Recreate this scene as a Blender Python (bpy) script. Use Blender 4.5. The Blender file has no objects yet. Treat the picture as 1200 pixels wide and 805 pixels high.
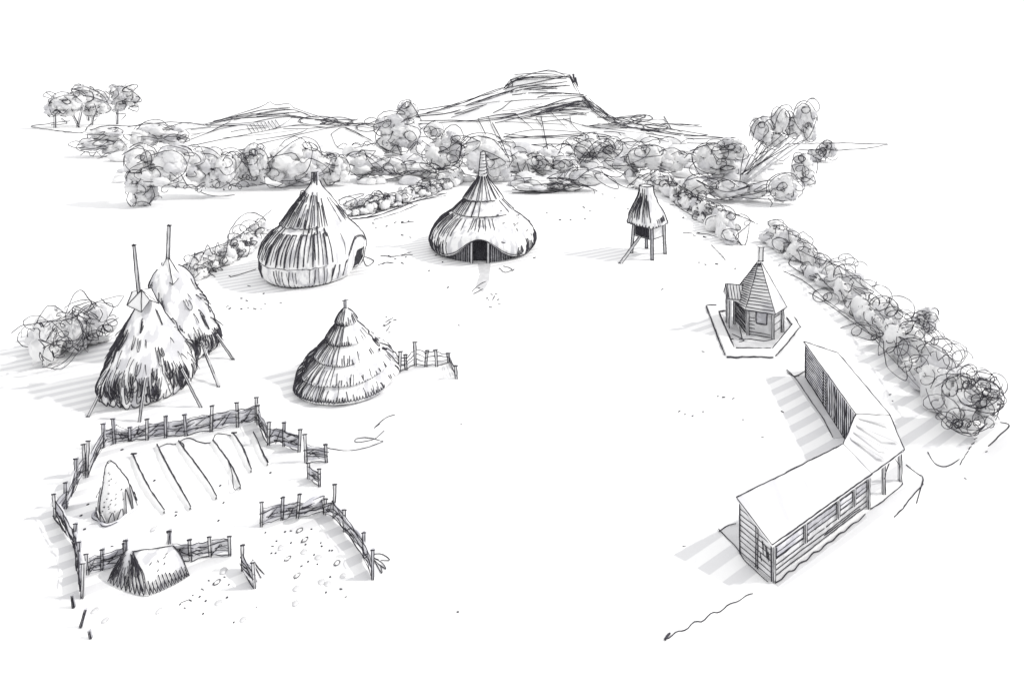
import bpy, math, random
from mathutils import Vector, Matrix, noise
R = random.Random(7)
PI = math.pi
C = bpy.context.scene.collection

# ------------------------------------------------------------------ camera constants
F, H, HY, CX = 560.0, 24.0, 100.0, 600.0      # focal length in photo pixels, eye height (m), horizon row, centre column
CAM = Vector((0, 0, H))

def G(x, y, Z=0.0):
    """photo pixel -> point on the level Z"""
    Y = F*(H-Z)/(y-HY)
    return Vector(((x-CX)*Y/F, Y, Z))

def at(x, y, Y):
    """photo pixel -> point at distance Y"""
    return Vector(((x-CX)*Y/F, Y, H-(y-HY)*Y/F))

def depth(y):
    return F*H/(y-HY)

# ------------------------------------------------------------------ materials
def mat(name, col, rough=0.9, var=0.0, scale=1.0, col2=None, stretch=(1, 1, 1), lo=0.45, hi=0.6):
    m = bpy.data.materials.new(name); m.use_nodes = True
    nt = m.node_tree; b = nt.nodes['Principled BSDF']
    b.inputs['Roughness'].default_value = rough
    b.inputs['Specular IOR Level'].default_value = 0.1
    if col2 is None:
        col2 = tuple(c*(1-var) for c in col)
    tc = nt.nodes.new('ShaderNodeTexCoord'); mp = nt.nodes.new('ShaderNodeMapping')
    mp.inputs['Scale'].default_value = stretch
    nz = nt.nodes.new('ShaderNodeTexNoise'); nz.inputs['Scale'].default_value = scale
    nz.inputs['Detail'].default_value = 3
    rp = nt.nodes.new('ShaderNodeValToRGB')
    rp.color_ramp.elements[0].position = lo; rp.color_ramp.elements[1].position = hi
    rp.color_ramp.elements[0].color = (*col2, 1); rp.color_ramp.elements[1].color = (*col, 1)
    nt.links.new(tc.outputs['Object'], mp.inputs['Vector'])
    nt.links.new(mp.outputs['Vector'], nz.inputs['Vector'])
    nt.links.new(nz.outputs['Fac'], rp.inputs['Fac'])
    nt.links.new(rp.outputs['Color'], b.inputs['Base Color'])
    return m

W = 0.8
INK = mat('ink', (0.062, 0.060, 0.072), 0.7, 0.45, 3.0)
PAPER = mat('white_ground', (W, W, W), 0.95, 0.0)
STRIPED = bpy.data.materials.new('striped_ground'); STRIPED.use_nodes = True
_n = STRIPED.node_tree; _b = _n.nodes['Principled BSDF']; _b.inputs['Roughness'].default_value = .95; _b.inputs['Specular IOR Level'].default_value = .05
_tc = _n.nodes.new('ShaderNodeTexCoord'); _mp = _n.nodes.new('ShaderNodeMapping'); _mp.inputs['Rotation'].default_value = (0, 0, math.radians(243))
_wv = _n.nodes.new('ShaderNodeTexWave'); _wv.wave_type = 'BANDS'; _wv.bands_direction = 'X'
_wv.inputs['Scale'].default_value = .30; _wv.inputs['Distortion'].default_value = 1.6; _wv.inputs['Detail'].default_value = 2.0; _wv.inputs['Detail Scale'].default_value = .25
_rp = _n.nodes.new('ShaderNodeValToRGB'); _rp.color_ramp.elements[0].position = .42; _rp.color_ramp.elements[1].position = .56
_rp.color_ramp.elements[0].color = (.73, .73, .74, 1); _rp.color_ramp.elements[1].color = (.90, .90, .90, 1)  # strips coloured over all the ground so that cast shadows look hatched
_n.links.new(_tc.outputs['Object'], _mp.inputs['Vector']); _n.links.new(_mp.outputs['Vector'], _wv.inputs['Vector'])
_n.links.new(_wv.outputs['Fac'], _rp.inputs['Fac']); _n.links.new(_rp.outputs['Color'], _b.inputs['Base Color'])
STREAK = mat('roof_streak', (0.55, 0.55, 0.56), 0.95, 0.1, 1.5)
HILLM = mat('white_hillside', (W, W, W), 0.95, scale=0.03, col2=(0.66, 0.66, 0.67), lo=0.40, hi=0.47)
THATCH = mat('white_thatch', (W, W, W), 0.95, scale=0.9, col2=(0.56, 0.56, 0.58), stretch=(1.6, 1.6, 0.35), lo=0.40, hi=0.50)
STRAW = mat('straw', (W, W, W), 0.95, scale=0.8, col2=(0.55, 0.55, 0.57), stretch=(1.5, 1.5, 0.5), lo=0.44, hi=0.52)
LEAF = mat('leaf_wash', (W, W, W), 0.95, scale=0.30, col2=(0.68, 0.68, 0.69), lo=0.38, hi=0.56)
GLEAF = mat('grey_leaf', (0.70, 0.70, 0.71), 0.95, scale=0.4, col2=(0.56, 0.56, 0.58), lo=0.38, hi=0.60)
LEAFN = mat('leaf_wash_fine', (W, W, W), 0.95, scale=0.55, col2=(0.70, 0.70, 0.71), lo=0.38, hi=0.56)
WOOD = mat('pale_wood', (0.72, 0.72, 0.73), 0.8, 0.2, 2.0)
GREYW = mat('grey_wood', (0.52, 0.52, 0.55), 0.8, 0.25, 3.0)
WATTLE = mat('wattle', (0.74, 0.74, 0.76), 0.8, scale=1.3, col2=(0.50, 0.50, 0.54), lo=0.40, hi=0.58)
ROOF = mat('white_roofing', (0.79, 0.79, 0.79), 0.9, scale=0.5, col2=(0.60, 0.60, 0.62), stretch=(1.4, 0.35, 1), lo=0.36, hi=0.52)
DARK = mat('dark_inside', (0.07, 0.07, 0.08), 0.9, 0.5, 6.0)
EARTH = mat('grey_earth', (0.60, 0.60, 0.61), 0.95, 0.12, 1.2)
STONE = mat('pale_stone', (0.68, 0.68, 0.69), 0.9, 0.15, 3.0)
PAVE = mat('pale_paving', (0.66, 0.66, 0.67), 0.95, 0.10, 0.8)

# ------------------------------------------------------------------ mesh builder
class MB:
    def __init__(s):
        s.v = []; s.f = []; s.m = []; s.sm = []
    def quad_strip(s, rings, mi, closed_u=True, smooth=True):
        n = len(rings[0]); b = len(s.v)
        for r in rings: s.v.extend(r)
        for i in range(len(rings)-1):
            for j in range(n if closed_u else n-1):
                k = (j+1) % n
                s.f.append((b+i*n+j, b+i*n+k, b+(i+1)*n+k, b+(i+1)*n+j)); s.m.append(mi); s.sm.append(smooth)
        return b
    def tube(s, pts, rad, mi=1, sides=5, closed=False):
        pts = [Vector(p) for p in pts]
        out = [pts[0]]
        rr = rad if isinstance(rad, (list, tuple)) else [rad]*len(pts)
        ro = [rr[0]]
        for p, q in zip(pts[1:], rr[1:]):
            if (p-out[-1]).length > 1e-5: out.append(p); ro.append(q)
        pts, rr = out, ro
        if len(pts) < 2: return
        n = len(pts); T = []
        for i in range(n):
            a = pts[max(0, i-1)]; c = pts[min(n-1, i+1)]
            d = c-a
            if d.length < 1e-7: d = Vector((0, 0, 1))
            T.append(d.normalized())
        ref = Vector((0, 0, 1)) if abs(T[0].z) < 0.9 else Vector((1, 0, 0))
        u = T[0].cross(ref).normalized(); rings = []
        for i in range(n):
            u = (u - T[i]*u.dot(T[i]))
            if u.length < 1e-6: u = T[i].orthogonal()
            u.normalize(); w = T[i].cross(u)
            rings.append([pts[i] + (u*math.cos(2*PI*k/sides) + w*math.sin(2*PI*k/sides))*rr[i] for k in range(sides)])
        b = s.quad_strip(rings, mi)
        s.f.append(tuple(b+k for k in reversed(range(sides)))); s.m.append(mi); s.sm.append(False)
        e = b+(n-1)*sides
        s.f.append(tuple(e+k for k in range(sides))); s.m.append(mi); s.sm.append(False)
    def poly(s, pts, mi=0, smooth=False):
        b = len(s.v); s.v.extend([Vector(p) for p in pts])
        s.f.append(tuple(range(b, b+len(pts)))); s.m.append(mi); s.sm.append(smooth)
    def prism(s, bot, top, mi=0):
        """closed solid between two polygons of equal vertex count"""
        n = len(bot); b = len(s.v)
        s.v.extend([Vector(p) for p in bot]); s.v.extend([Vector(p) for p in top])
        s.f.append(tuple(b+k for k in reversed(range(n)))); s.f.append(tuple(b+n+k for k in range(n)))
        s.m += [mi, mi]; s.sm += [False, False]
        for k in range(n):
            l = (k+1) % n
            s.f.append((b+k, b+l, b+n+l, b+n+k)); s.m.append(mi); s.sm.append(False)
    def wall(s, a, b, z0a, z1a, z0b, z1b, th, mi=0):
        a = Vector((a[0], a[1], 0)); b = Vector((b[0], b[1], 0))
        d = (b-a).normalized(); nrm = Vector((-d.y, d.x, 0))*th/2
        zz = Vector((0, 0, 1))
        s.prism([a-nrm+zz*z0a, b-nrm+zz*z0b, b+nrm+zz*z0b, a+nrm+zz*z0a],
                [a-nrm+zz*z1a, b-nrm+zz*z1b, b+nrm+zz*z1b, a+nrm+zz*z1a], mi)
    def beam(s, a, b, w, d, mi=0, up=Vector((0, 0, 1))):
        a = Vector(a); b = Vector(b); t = (b-a).normalized()
        if abs(t.dot(up)) > 0.95: up = Vector((0, 1, 0))
        x = t.cross(up).normalized()*w/2; y = x.cross(t).normalized()*d/2
        s.prism([a-x-y, a+x-y, a+x+y, a-x+y], [b-x-y, b+x-y, b+x+y, b-x+y], mi)
    def build(s, name, mats, parent=None, origin=None):
        o0 = Vector(origin) if origin is not None else (Vector(parent['_o']) if parent is not None and '_o' in parent else Vector((0, 0, 0)))
        me = bpy.data.meshes.new(name)
        me.from_pydata([tuple(Vector(p)-o0) for p in s.v], [], s.f)
        for m in mats: me.materials.append(m)
        me.polygons.foreach_set('material_index', s.m)
        me.polygons.foreach_set('use_smooth', s.sm)
        me.validate(); me.update()
        o = bpy.data.objects.new(name, me); C.objects.link(o)
        if parent is not None:
            o.parent = parent; o['_o'] = tuple(o0)
        else:
            o.location = o0; o['_o'] = tuple(o0)
        return o

def tag(o, label=None, cat=None, group=None, kind=None):
    if label: o['label'] = label
    if cat: o['category'] = cat
    if group: o['group'] = group
    if kind: o['kind'] = kind
    return o

def empty(name, loc, label, cat, group=None):
    o = bpy.data.objects.new(name, None); C.objects.link(o); o.location = loc
    o.empty_display_size = 0.3; o['_o'] = tuple(loc)
    return tag(o, label, cat, group)

# ------------------------------------------------------------------ pen lines (real thin dark stems / edges)
def catmull(pts, n):
    if len(pts) < 3:
        a, b = pts[0], pts[-1]
        return [a.lerp(b, i/(n-1)) for i in range(n)]
    out = []; m = len(pts)-1
    for i in range(n):
        u = i/(n-1)*m; k = min(int(u), m-1); t = u-k
        p0 = pts[max(k-1, 0)]; p1 = pts[k]; p2 = pts[k+1]; p3 = pts[min(k+2, m)]
        out.append(0.5*((2*p1)+(p2-p0)*t+(2*p0-5*p1+4*p2-p3)*t*t+(3*p1-p0-3*p2+p3)*t**3))
    return out

def ink(mb, pts, w=1.25, wob=0.5, mi=1, n=None, smooth=True, taper=True):
    """a dark line of w photo pixels along world points, with a shaky hand"""
    pts = [Vector(p) for p in pts]; w *= .92
    L = 0
    for a, b in zip(pts, pts[1:]):
        L += (b-a).length*F/max(1.0, 0.5*(a.y+b.y))
    if n is None: n = max(3, min(60, int(L/5)+2))
    if smooth: q = catmull(pts, n)
    else:
        q = []
        for a, b in zip(pts, pts[1:]):
            k = max(2, int((b-a).length*F/a.y/6)+1)
            q += [a.lerp(b, i/k) for i in range(k)]
        q.append(pts[-1])
    sd = R.uniform(0, 900); out = []; rad = []
    N = len(q)
    for i, p in enumerate(q):
        px = p.y/F
        d = noise.noise_vector(Vector((i*0.55+sd, sd*0.3, 0)))*wob*px
        out.append(p+d)
        u = i/max(1, N-1)
        k = 0.85+0.4*noise.noise(Vector((i*0.4, sd, 5)))
        if taper: k *= 1.0 if u < 0.8 else 1.0-1.5*(u-0.8)
        rad.append(max(0.3, k)*w*0.5*px)
    mb.tube(out, rad, mi, 4 if w < 1.6 else 5)

def ell(mb, c, u, v, turns=1.15, w=1.1, wob=0.6, a0=None, ecc=0.1):
    a0 = R.uniform(0, 2*PI) if a0 is None else a0
    n = int(16*turns)+3; sd = R.uniform(0, 99); pts = []
    for i in range(n):
        a = a0+2*PI*turns*i/(n-1)
        k = 1+ecc*noise.noise(Vector((i*0.3, sd, 0)))*2
        pts.append(c+u*math.cos(a)*k+v*math.sin(a)*k)
    ink(mb, pts, w, wob, n=n)

# ------------------------------------------------------------------ world, light, camera
scene = bpy.context.scene
wd = bpy.data.worlds.new('World'); scene.world = wd; wd.use_nodes = True
nt = wd.node_tree; bg = nt.nodes['Background']
sky = nt.nodes.new('ShaderNodeTexSky'); sky.sky_type = 'NISHITA'; sky.sun_disc = False
SUN_DIR = Vector((1.0, 0.03, 0.88)).normalized()
el = math.asin(SUN_DIR.z); az = math.atan2(SUN_DIR.x, SUN_DIR.y)
sky.sun_elevation = el; sky.sun_rotation = az
sky.air_density = 1.0; sky.dust_density = 2.0
hs = nt.nodes.new('ShaderNodeHueSaturation'); hs.inputs['Saturation'].default_value = 0.06
nt.links.new(sky.outputs['Color'], hs.inputs['Color'])
cl = nt.nodes.new('ShaderNodeMixRGB'); cl.inputs['Fac'].default_value = 0.93          # bright white overcast veil in front of the blue
cl.inputs['Color2'].default_value = (7.4, 7.4, 7.45, 1)
nt.links.new(hs.outputs['Color'], cl.inputs['Color1']); nt.links.new(cl.outputs['Color'], bg.inputs['Color'])
bg.inputs['Strength'].default_value = 0.15
sl = bpy.data.lights.new('sun', 'SUN'); sl.energy = 1.9; sl.angle = math.radians(1.2); sl.color = (1, 0.985, 0.96)
so = bpy.data.objects.new('sun', sl); C.objects.link(so)
so.rotation_euler = SUN_DIR.to_track_quat('Z', 'Y').to_euler(); so.location = (40, 40, 60)
cd = bpy.data.cameras.new('camera'); co = bpy.data.objects.new('camera', cd); C.objects.link(co)
cd.sensor_width = 36; cd.lens = 36*F/1200; cd.shift_y = -(402.5-HY)/1200
co.location = CAM; co.rotation_euler = (PI/2, 0, 0); cd.clip_end = 9000; cd.clip_start = 0.1
scene.camera = co
vs = scene.view_settings; vs.view_transform = 'Standard'; vs.look = 'None'; vs.gamma = 1; vs.exposure = 0.10

# ------------------------------------------------------------------ ground and hills
mb = MB()
S = 6000
mb.poly([(-S, -200, 0), (S, -200, 0), (S, S, 0), (-S, S, 0)])
tag(mb.build('ground', [STRIPED]), kind='structure')

crest = [(60, 146), (215, 146), (250, 144), (285, 135), (318, 124), (345, 128), (372, 137), (410, 143), (440, 143), (480, 134), (540, 123),
         (575, 112), (600, 106), (680, 106), (695, 120), (718, 136), (750, 142), (800, 145), (900, 146), (1200, 146)]
YC = 300.0
def interp(tab, x):
    if x <= tab[0][0]: return tab[0][1]
    for (a, b), (c, d) in zip(tab, tab[1:]):
        if x <= c:
            t = (x-a)/(c-a); t = t*t*(3-2*t) if abs(c-a) > 12 else t
            return b+(d-b)*t
    return tab[-1][1]
def ss(a, b, x):
    t = max(0, min(1, (x-a)/(b-a))); return t*t*(3-2*t)
def hill_h(X, Y):
    x = CX+X*F/YC
    z = max(0, (145-interp(crest, x))*YC/F)
    g = ss(175, YC+4, Y)**1.25*(1-ss(YC+12, 430, Y))
    h = z*g
    kx = (x-636)/47.0; ky = (Y-300)/24.0                # the flat-topped crag
    d = math.sqrt(kx*kx+ky*ky)
    h += 10.6*(1-ss(0.66, 1.0, d))*(0.86+0.14*math.cos(kx*1.3))
    return h
def hit(x, y):
    Y = 90.0; prev = Y
    while Y < 420:
        z = H-(y-HY)*Y/F; X = (x-CX)*Y/F
        if z <= hill_h(X, Y):
            for _ in range(8):
                m = (prev+Y)/2
                if H-(y-HY)*m/F <= hill_h((x-CX)*m/F, m): Y = m
                else: prev = m
            Y = prev
            return at(x, y, Y)
        prev = Y; Y += 1.5
    # just over the skyline: rest the stroke on the crest below it
    return Vector(((x-CX)*YC/F, YC, max(hill_h((x-CX)*YC/F, YC), H-(y-HY)*YC/F if H-(y-HY)*YC/F < 40 else 0)))

mb = MB()
nx, ny = 260, 90
X0, X1, Y0, Y1 = -310, 330, 170, 432
rows = []
for j in range(ny+1):
    Y = Y0+(Y1-Y0)*j/ny
    rows.append([Vector((X0+(X1-X0)*i/nx, Y, hill_h(X0+(X1-X0)*i/nx, Y)-0.35
                + 0.25*noise.noise(Vector((i*0.25, j*0.25, 0))))) for i in range(nx+1)])
mb.quad_strip(rows, 0, closed_u=False)
hill_lines = [
 # western hill
 [(238,147),(262,140),(290,131),(308,125),(316,120),(323,124),(338,122),(344,127)],
 [(241,148),(270,141),(300,138),(343,136)], [(246,145),(280,136),(312,129),(340,127)],
 [(250,143),(285,137),(330,134)], [(200,172),(240,158),(270,143)], [(168,175),(220,172),(270,162),(320,152),(342,139)],
 [(150,149),(200,144),(250,147),(310,143)], [(344,127),(370,136),(395,143),(420,146)], [(330,134),(360,139),(400,145),(432,146)],
 [(341,138),(375,141),(418,141)], [(315,153),(350,147),(385,150),(420,140)], [(300,171),(340,161),(380,152),(410,148)],
 [(388,158),(400,176),(440,168)], [(388,158),(405,150),(437,167)], [(405,151),(435,165)], [(300,165),(345,158),(360,152)],
 # long ridge rising to the crag
 [(432,146),(450,138),(475,132),(510,127),(540,122),(565,113),(592,104)], [(488,137),(520,134),(540,129)],
 [(492,142),(530,142),(575,142),(620,131),(660,118),(688,113)], [(490,146),(540,143),(590,138),(640,128)],
 [(500,133),(535,124),(570,110),(590,103)], [(520,127),(550,117),(588,108)], [(560,120),(580,112),(600,107)],
 [(578,133),(588,128),(600,118)], [(580,145),(610,138),(650,130),(690,120)],
 # crag
 [(592,103),(597,96),(610,90),(640,84),(660,87),(669,89)], [(592,105),(605,95),(630,90),(668,91)], [(594,104),(630,97),(668,89)],
 [(597,98),(620,88),(645,83),(662,89)], [(598,109),(630,103),(668,101)], [(592,101),(612,93),(640,92),(664,93)],
 [(603,88),(622,87),(650,88),(668,92)], [(590,106),(603,99),(596,95),(608,92)], [(600,112),(640,109),(678,111)],
 [(669,90),(673,98),(680,111)], [(671,91),(678,103)], [(668,91),(672,100),(676,108)], [(630,115),(650,110),(684,112),(630,114)],
 # eastern flank
 [(680,112),(690,122),(703,135),(722,145)], [(686,114),(700,128),(716,139),(735,146)], [(690,116),(706,131),(722,140)],
 [(682,118),(698,133),(715,144)], [(684,113),(694,124),(709,137),(729,142)], [(700,138),(730,139),(757,136),(745,142),(726,148),(700,146)],
 [(722,141),(752,146),(780,150),(800,156)], [(716,144),(750,152),(800,160),(828,159)], [(758,150),(800,158),(860,163)],
 [(757,157),(800,163),(862,162)], [(745,148),(765,146),(775,151),(758,155),(745,150)], [(778,137),(787,152)], [(752,141),(778,141),(786,151)],
 [(730,140),(760,150),(790,153),(830,159)], [(760,160),(800,168),(852,168)], [(783,180),(810,178),(845,166)], [(720,139),(740,136),(756,139)],
 # dark strokes of the scarp below the crag
 [(630,135),(660,124),(688,118)], [(632,134),(665,126),(690,123)], [(640,133),(665,131),(687,134)], [(622,136),(650,127),(684,122)],
 [(640,131),(670,129),(690,130)], [(610,140),(640,132),(670,121),(685,119)], [(620,138),(655,133),(688,136)], [(645,128),(668,122),(690,127)],
 [(603,134),(625,152)], [(605,134),(585,135),(560,140)], [(645,132),(665,152)], [(634,137),(642,178)], [(628,139),(635,149)],
 [(628,138),(665,136),(690,133)], [(668,137),(672,150),(690,160)], [(635,144),(650,142),(668,140)], [(660,140),(680,147),(700,151),(735,151)],
 [(590,162),(610,155),(640,153),(680,156),(700,156)], [(590,161),(630,163),(680,160),(730,163)], [(592,163),(640,160),(700,158),(732,166),(725,157)],
 [(600,172),(640,170),(700,171)], [(577,145),(587,163)], [(560,140),(570,160)], [(572,137),(582,162)], [(583,160),(608,181)],
 [(730,185),(748,178),(765,184),(790,190)], [(700,185),(720,193),(750,190)], [(690,160),(720,170),(740,165)],
]
for ln in hill_lines:
    n = max(3, int(sum(math.hypot(b[0]-a[0], b[1]-a[1]) for a, b in zip(ln, ln[1:]))/7))
    fl = catmull([Vector((x, y, 0)) for x, y in ln], n)
    sd = R.uniform(0, 99)
    pts = [hit(p.x, p.y+0.5*noise.noise(Vector((i*.5, sd, 0)))) + Vector((0, 0, 0.25)) for i, p in enumerate(fl)]
    ink(mb, pts, R.choice([1.0, 1.2, 1.4]), 0.3, n=n)
HR = random.Random(21)
def hatch(x0, x1, ya, yb, n, l0, l1, slope, w=(0.7, 0.85, 1.05), curve=2.0):
    for _ in range(n):
        u = HR.random(); x = x0+(x1-x0)*u; y = (ya(x) if callable(ya) else ya); y2 = (yb(x) if callable(yb) else yb)
        y = y+(y2-y)*HR.random(); l = HR.uniform(l0, l1); sl_ = slope+HR.uniform(-.12, .12); m = max(4, int(l/7))
        c = HR.uniform(-curve, curve)
        pts = []
        for i in range(m+1):
            X_, y_ = x+l*(i/m-.5), y+l*sl_*(i/m-.5)+c*math.sin(PI*i/m)
            sky_ = interp(crest, X_)+1
            if 597 < X_ < 676: sky_ = 88.5
            if y_ < sky_: y_ = sky_+HR.uniform(0, 1.5)
            pts.append(hit(X_, y_)+Vector((0, 0, .2)))
        ink(mb, pts, HR.choice(w), .3, n=m+1)
top_l = lambda x: interp(crest, x)+1.5
hatch(610, 686, 117, 134, 17, 25, 60, -.13)                           # dark scarp under the crag
hatch(612, 655, 91, 108, 8, 25, 50, -.05)                           # crag face
hatch(684, 728, lambda x: interp(crest, x)+1, lambda x: interp(crest, x)+12, 11, 14, 30, .75)
hatch(700, 800, 143, 160, 12, 30, 70, .10); hatch(470, 590, lambda x: interp(crest, x)+1, lambda x: interp(crest, x)+12, 11, 30, 80, -.22)
hatch(585, 730, 140, 172, 9, 40, 90, .02); hatch(255, 350, lambda x: interp(crest, x)+2, lambda x: interp(crest, x)+16, 8, 40, 80, -.10)
hatch(350, 430, 138, 152, 7, 30, 70, .08); hatch(200, 330, 148, 172, 6, 40, 90, -.18)
for (x0, y0, x1, y1) in [(672,88,674,97),(674,92,677,101),(684,114,690,121),(690,122,697,130),(590,104,597,99),(668,90,672,98),(370,141,385,143),(376,146,388,142),(480,136,492,138)]:
    for _ in range(2): ink(mb, [hit(x0+HR.uniform(-1,1), y0)+Vector((0,0,.3)), hit(x1+HR.uniform(-1,1), y1)+Vector((0,0,.3))], 1.8)
for (cx_, cy_, rx_, ry_) in [(372,142,22,5),(395,143,18,5),(735,142,16,4),(752,139,12,4),(768,150,14,4),(430,150,12,5)]:
    for _ in range(2):                                               # ringed clumps and pits on the slopes
        a0 = HR.uniform(0, 6); m = 18
        ink(mb, [hit(cx_+rx_*math.cos(a0+6.6*i/m)*HR.uniform(.9, 1.1), cy_+ry_*math.sin(a0+6.6*i/m))+Vector((0, 0, .25)) for i in range(m+1)], 1.0, .3, n=m*2)
for k in range(9):          # hatching on the western slope
    x = 289+k*4.2; y = 147-k*0.8
    ink(mb, [hit(x, y), hit(x+6, y+9)], 1.0)
tag(mb.build('hill', [HILLM, INK]), kind='structure')

# ------------------------------------------------------------------ bushes and trees
def ico(mb, c, rx, ry, rz, rough=0.12, mi=0, nu=18, nv=11, floor=None):
    sd = Vector((R.uniform(0, 90), R.uniform(0, 90), 0)); rings = []
    for j in range(nv+1):
        a = PI*j/nv; ring = []
        for i in range(nu):
            b = 2*PI*i/nu
            d = Vector((math.sin(a)*math.cos(b), math.sin(a)*math.sin(b), math.cos(a)))
            k = 1+rough*(noise.noise(d*1.7+sd)*1.2+noise.noise(d*4.5+sd)*1.1)
            p = Vector((c.x+d.x*rx*k, c.y+d.y*ry*k, c.z+d.z*rz*k))
            if floor is not None and p.z < floor: p.z = floor
            ring.append(p)
        rings.append(ring)
    mb.quad_strip(rings, mi)

def puff(mb, cx, cy, rx, ry, Y, loops=3, w=1.05, outline=True, dk=0.8):
    """a rounded leafy clump with loose twiggy loops round it"""
    s = Y/F; c = at(cx, cy, Y)
    kx = .4+.6*math.cos(math.atan((cx-CX)/F)); a, b, d = rx*s*kx, (rx+ry)*0.5*s*dk*kx, ry*s
    n = 15
    for i in range(n):
        z = 1-2*(i+.5)/n; ph = i*2.39996+R.uniform(-.5, .5); q = math.sqrt(1-z*z); k = R.uniform(.42, .82)
        o = Vector((q*math.cos(ph)*a*k, q*math.sin(ph)*b*k, z*d*k)); g = R.uniform(.26, .46)
        ico(mb, c+o, a*g*R.uniform(.85, 1.2), b*g, d*g*R.uniform(.85, 1.2), 0.34, 2 if R.random() < .30 else 0, 16, 11, floor=0.0 if c.z > 0 else None)
    X = Vector((1, 0, 0)); Z = Vector((0, 0, 1)); Yv = Vector((0, 1, 0))
    if outline:
        t = R.uniform(-0.25, 0.25)
        ell(mb, c+Vector((0, -0.25*b, 0)), (X+Yv*t).normalized()*a*1.0, (Z+Yv*R.uniform(0.0, .35)).normalized()*d*1.02,
            R.uniform(0.75, 1.2), w, 0.7, a0=R.uniform(-0.8, 1.4), ecc=0.22)
    for _ in range(loops):
        th = R.uniform(-PI*0.95, -PI*0.05); ph = R.uniform(-0.2, 0.9)
        q = Vector((math.cos(th)*math.cos(ph), math.sin(th)*math.cos(ph), math.sin(ph)))
        p = c+Vector((q.x*a, q.y*b, q.z*d))*1.08
        k = R.uniform(0.3, 0.75); el_ = R.uniform(0.4, 1.0)
        u = (X+Yv*R.uniform(-.3, .3)+Z*R.uniform(-.6, .6)).normalized(); v = (Z+Yv*R.uniform(0, .5)-X*u.z).normalized()
        ell(mb, p, u*a*k, v*d*k*el_, R.uniform(0.6, 1.6), w, 0.6, ecc=.2)

def curl(mb, path, Y, amp, turns, w=1.1, squash=0.8, dy=0.0):
    """a cursive run of loops along a photo path at distance Y (a scribbled twig)"""
    n = int(turns*11)+4; fl = catmull([Vector((x, y, 0)) for x, y in path], n); s = Y/F; pts = []
    sd = R.uniform(0, 99)
    for i, p in enumerate(fl):
        a = 2*PI*turns*i/(n-1)
        k = amp*(0.75+0.6*noise.noise(Vector((i*0.11, sd, 0))))
        q = at(p.x+k*math.cos(a), p.y+k*squash*math.sin(a), Y)
        q.y += dy+amp*0.4*s*math.sin(a*0.5+sd)
        q.z = max(q.z, w*s*0.4)
        pts.append(q)
    ink(mb, pts, w, 0.3, n=n)

def line_at(mb, path, Y, w=1.15, wob=0.8, smooth=True):
    ink(mb, [at(x, y, Y) if not callable(Y) else at(x, y, Y(x, y)) for x, y in path], w, wob, smooth=smooth)

def flat_ink(mb, path, w=1.2, wob=0.6, smooth=True, lift=0.0):
    pts = []
    for x, y in path:
        p = G(x, y); p.z += w*0.4*p.y/F+lift; pts.append(p)
    ink(mb, pts, w, wob, smooth=smooth)

def bush(label, base_y, puffs, curls=(), lines=(), name='bush', cat='bush', group=None, mat_=None, w=1.05, loops=2):
    """puffs: (cx, cy, rx, ry[, dy in photo rows of ground]) ; all at the distance of the ground under base_y"""
    Y = depth(base_y); mb = MB()
    for k, p in enumerate(puffs):
        puff(mb, p[0], p[1], p[2], p[3], Y+(p[4] if len(p) > 4 else R.uniform(-1, 1)*p[2]*Y/F*0.3), loops, w)
    front = Y-max(p[2] for p in puffs)*0.55*Y/F
    for c in curls: curl(mb, c[0], front, c[1], c[2], w)
    for l in lines: line_at(mb, l, front, w+0.1)
    for _ in range(1 if len(puffs) > 1 else 0):
        q = R.sample(puffs, 2); m_ = R.uniform(-.9, .2)
        line_at(mb, [(q[0][0]-q[0][2], q[0][1]+m_*q[0][3]*.3), (q[0][0], q[0][1]+m_*q[0][3]), ((q[0][0]+q[1][0])/2, (q[0][1]+q[1][1])/2-m_*5), (q[1][0], q[1][1]+m_*q[1][3]), (q[1][0]+q[1][2], q[1][1]+q[1][3]*.4), (q[1][0]+q[1][2]*.3, q[1][1]+q[1][3]*.8)], front, w)
    cx = sum(p[0] for p in puffs)/len(puffs)
    o = mb.build(name, [mat_ or LEAF, INK, GLEAF], origin=G(cx, base_y))
    return tag(o, label, cat, group)

BG = 'bushes and trees below the hills'
bush('low flat scrub patch below the small far-left trees, with a pale zigzag edge', 184,
     [(124, 158, 24, 8), (108, 170, 18, 8), (136, 172, 18, 9)],
     lines=[[(95,182),(103,177),(107,184),(113,178),(119,184),(126,179),(133,182),(141,178),(146,184)],
            [(78,194),(105,188),(140,180)], [(78,195),(110,196),(148,194)], [(105,153),(125,148),(165,148)], [(91,170),(110,165),(135,166),(120,172),(95,176)]], name='scrub', cat='scrub', group=BG)
bush('grey mound-shaped bush on the skyline just right of the far-left scrub', 178,
     [(180, 156, 24, 12), (171, 163, 19, 11), (203, 160, 20, 10)], lines=[[(160,152),(170,143),(182,140),(192,143),(199,148),(215,144),(240,147)]], group=BG)
bush('big cloud-shaped bush with a curly lobe hanging lowest, leftmost of the long belt', 240,
     [(166, 186, 23, 19), (203, 190, 24, 18), (186, 206, 24, 14), (164, 212, 18, 13), (168, 229, 17, 12)],
     curls=[([(152,212),(165,222),(158,236),(170,240),(186,232)], 7, 4), ([(192,222),(215,218),(236,222)], 6, 4)],
     lines=[[(146,180),(160,174),(175,178),(178,190),(172,196)], [(146,182),(146,192),(152,200)], [(175,183),(200,176),(215,185),(219,195),(214,205),(200,213),(190,212),(184,205),(185,198)]], group=BG)
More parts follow.
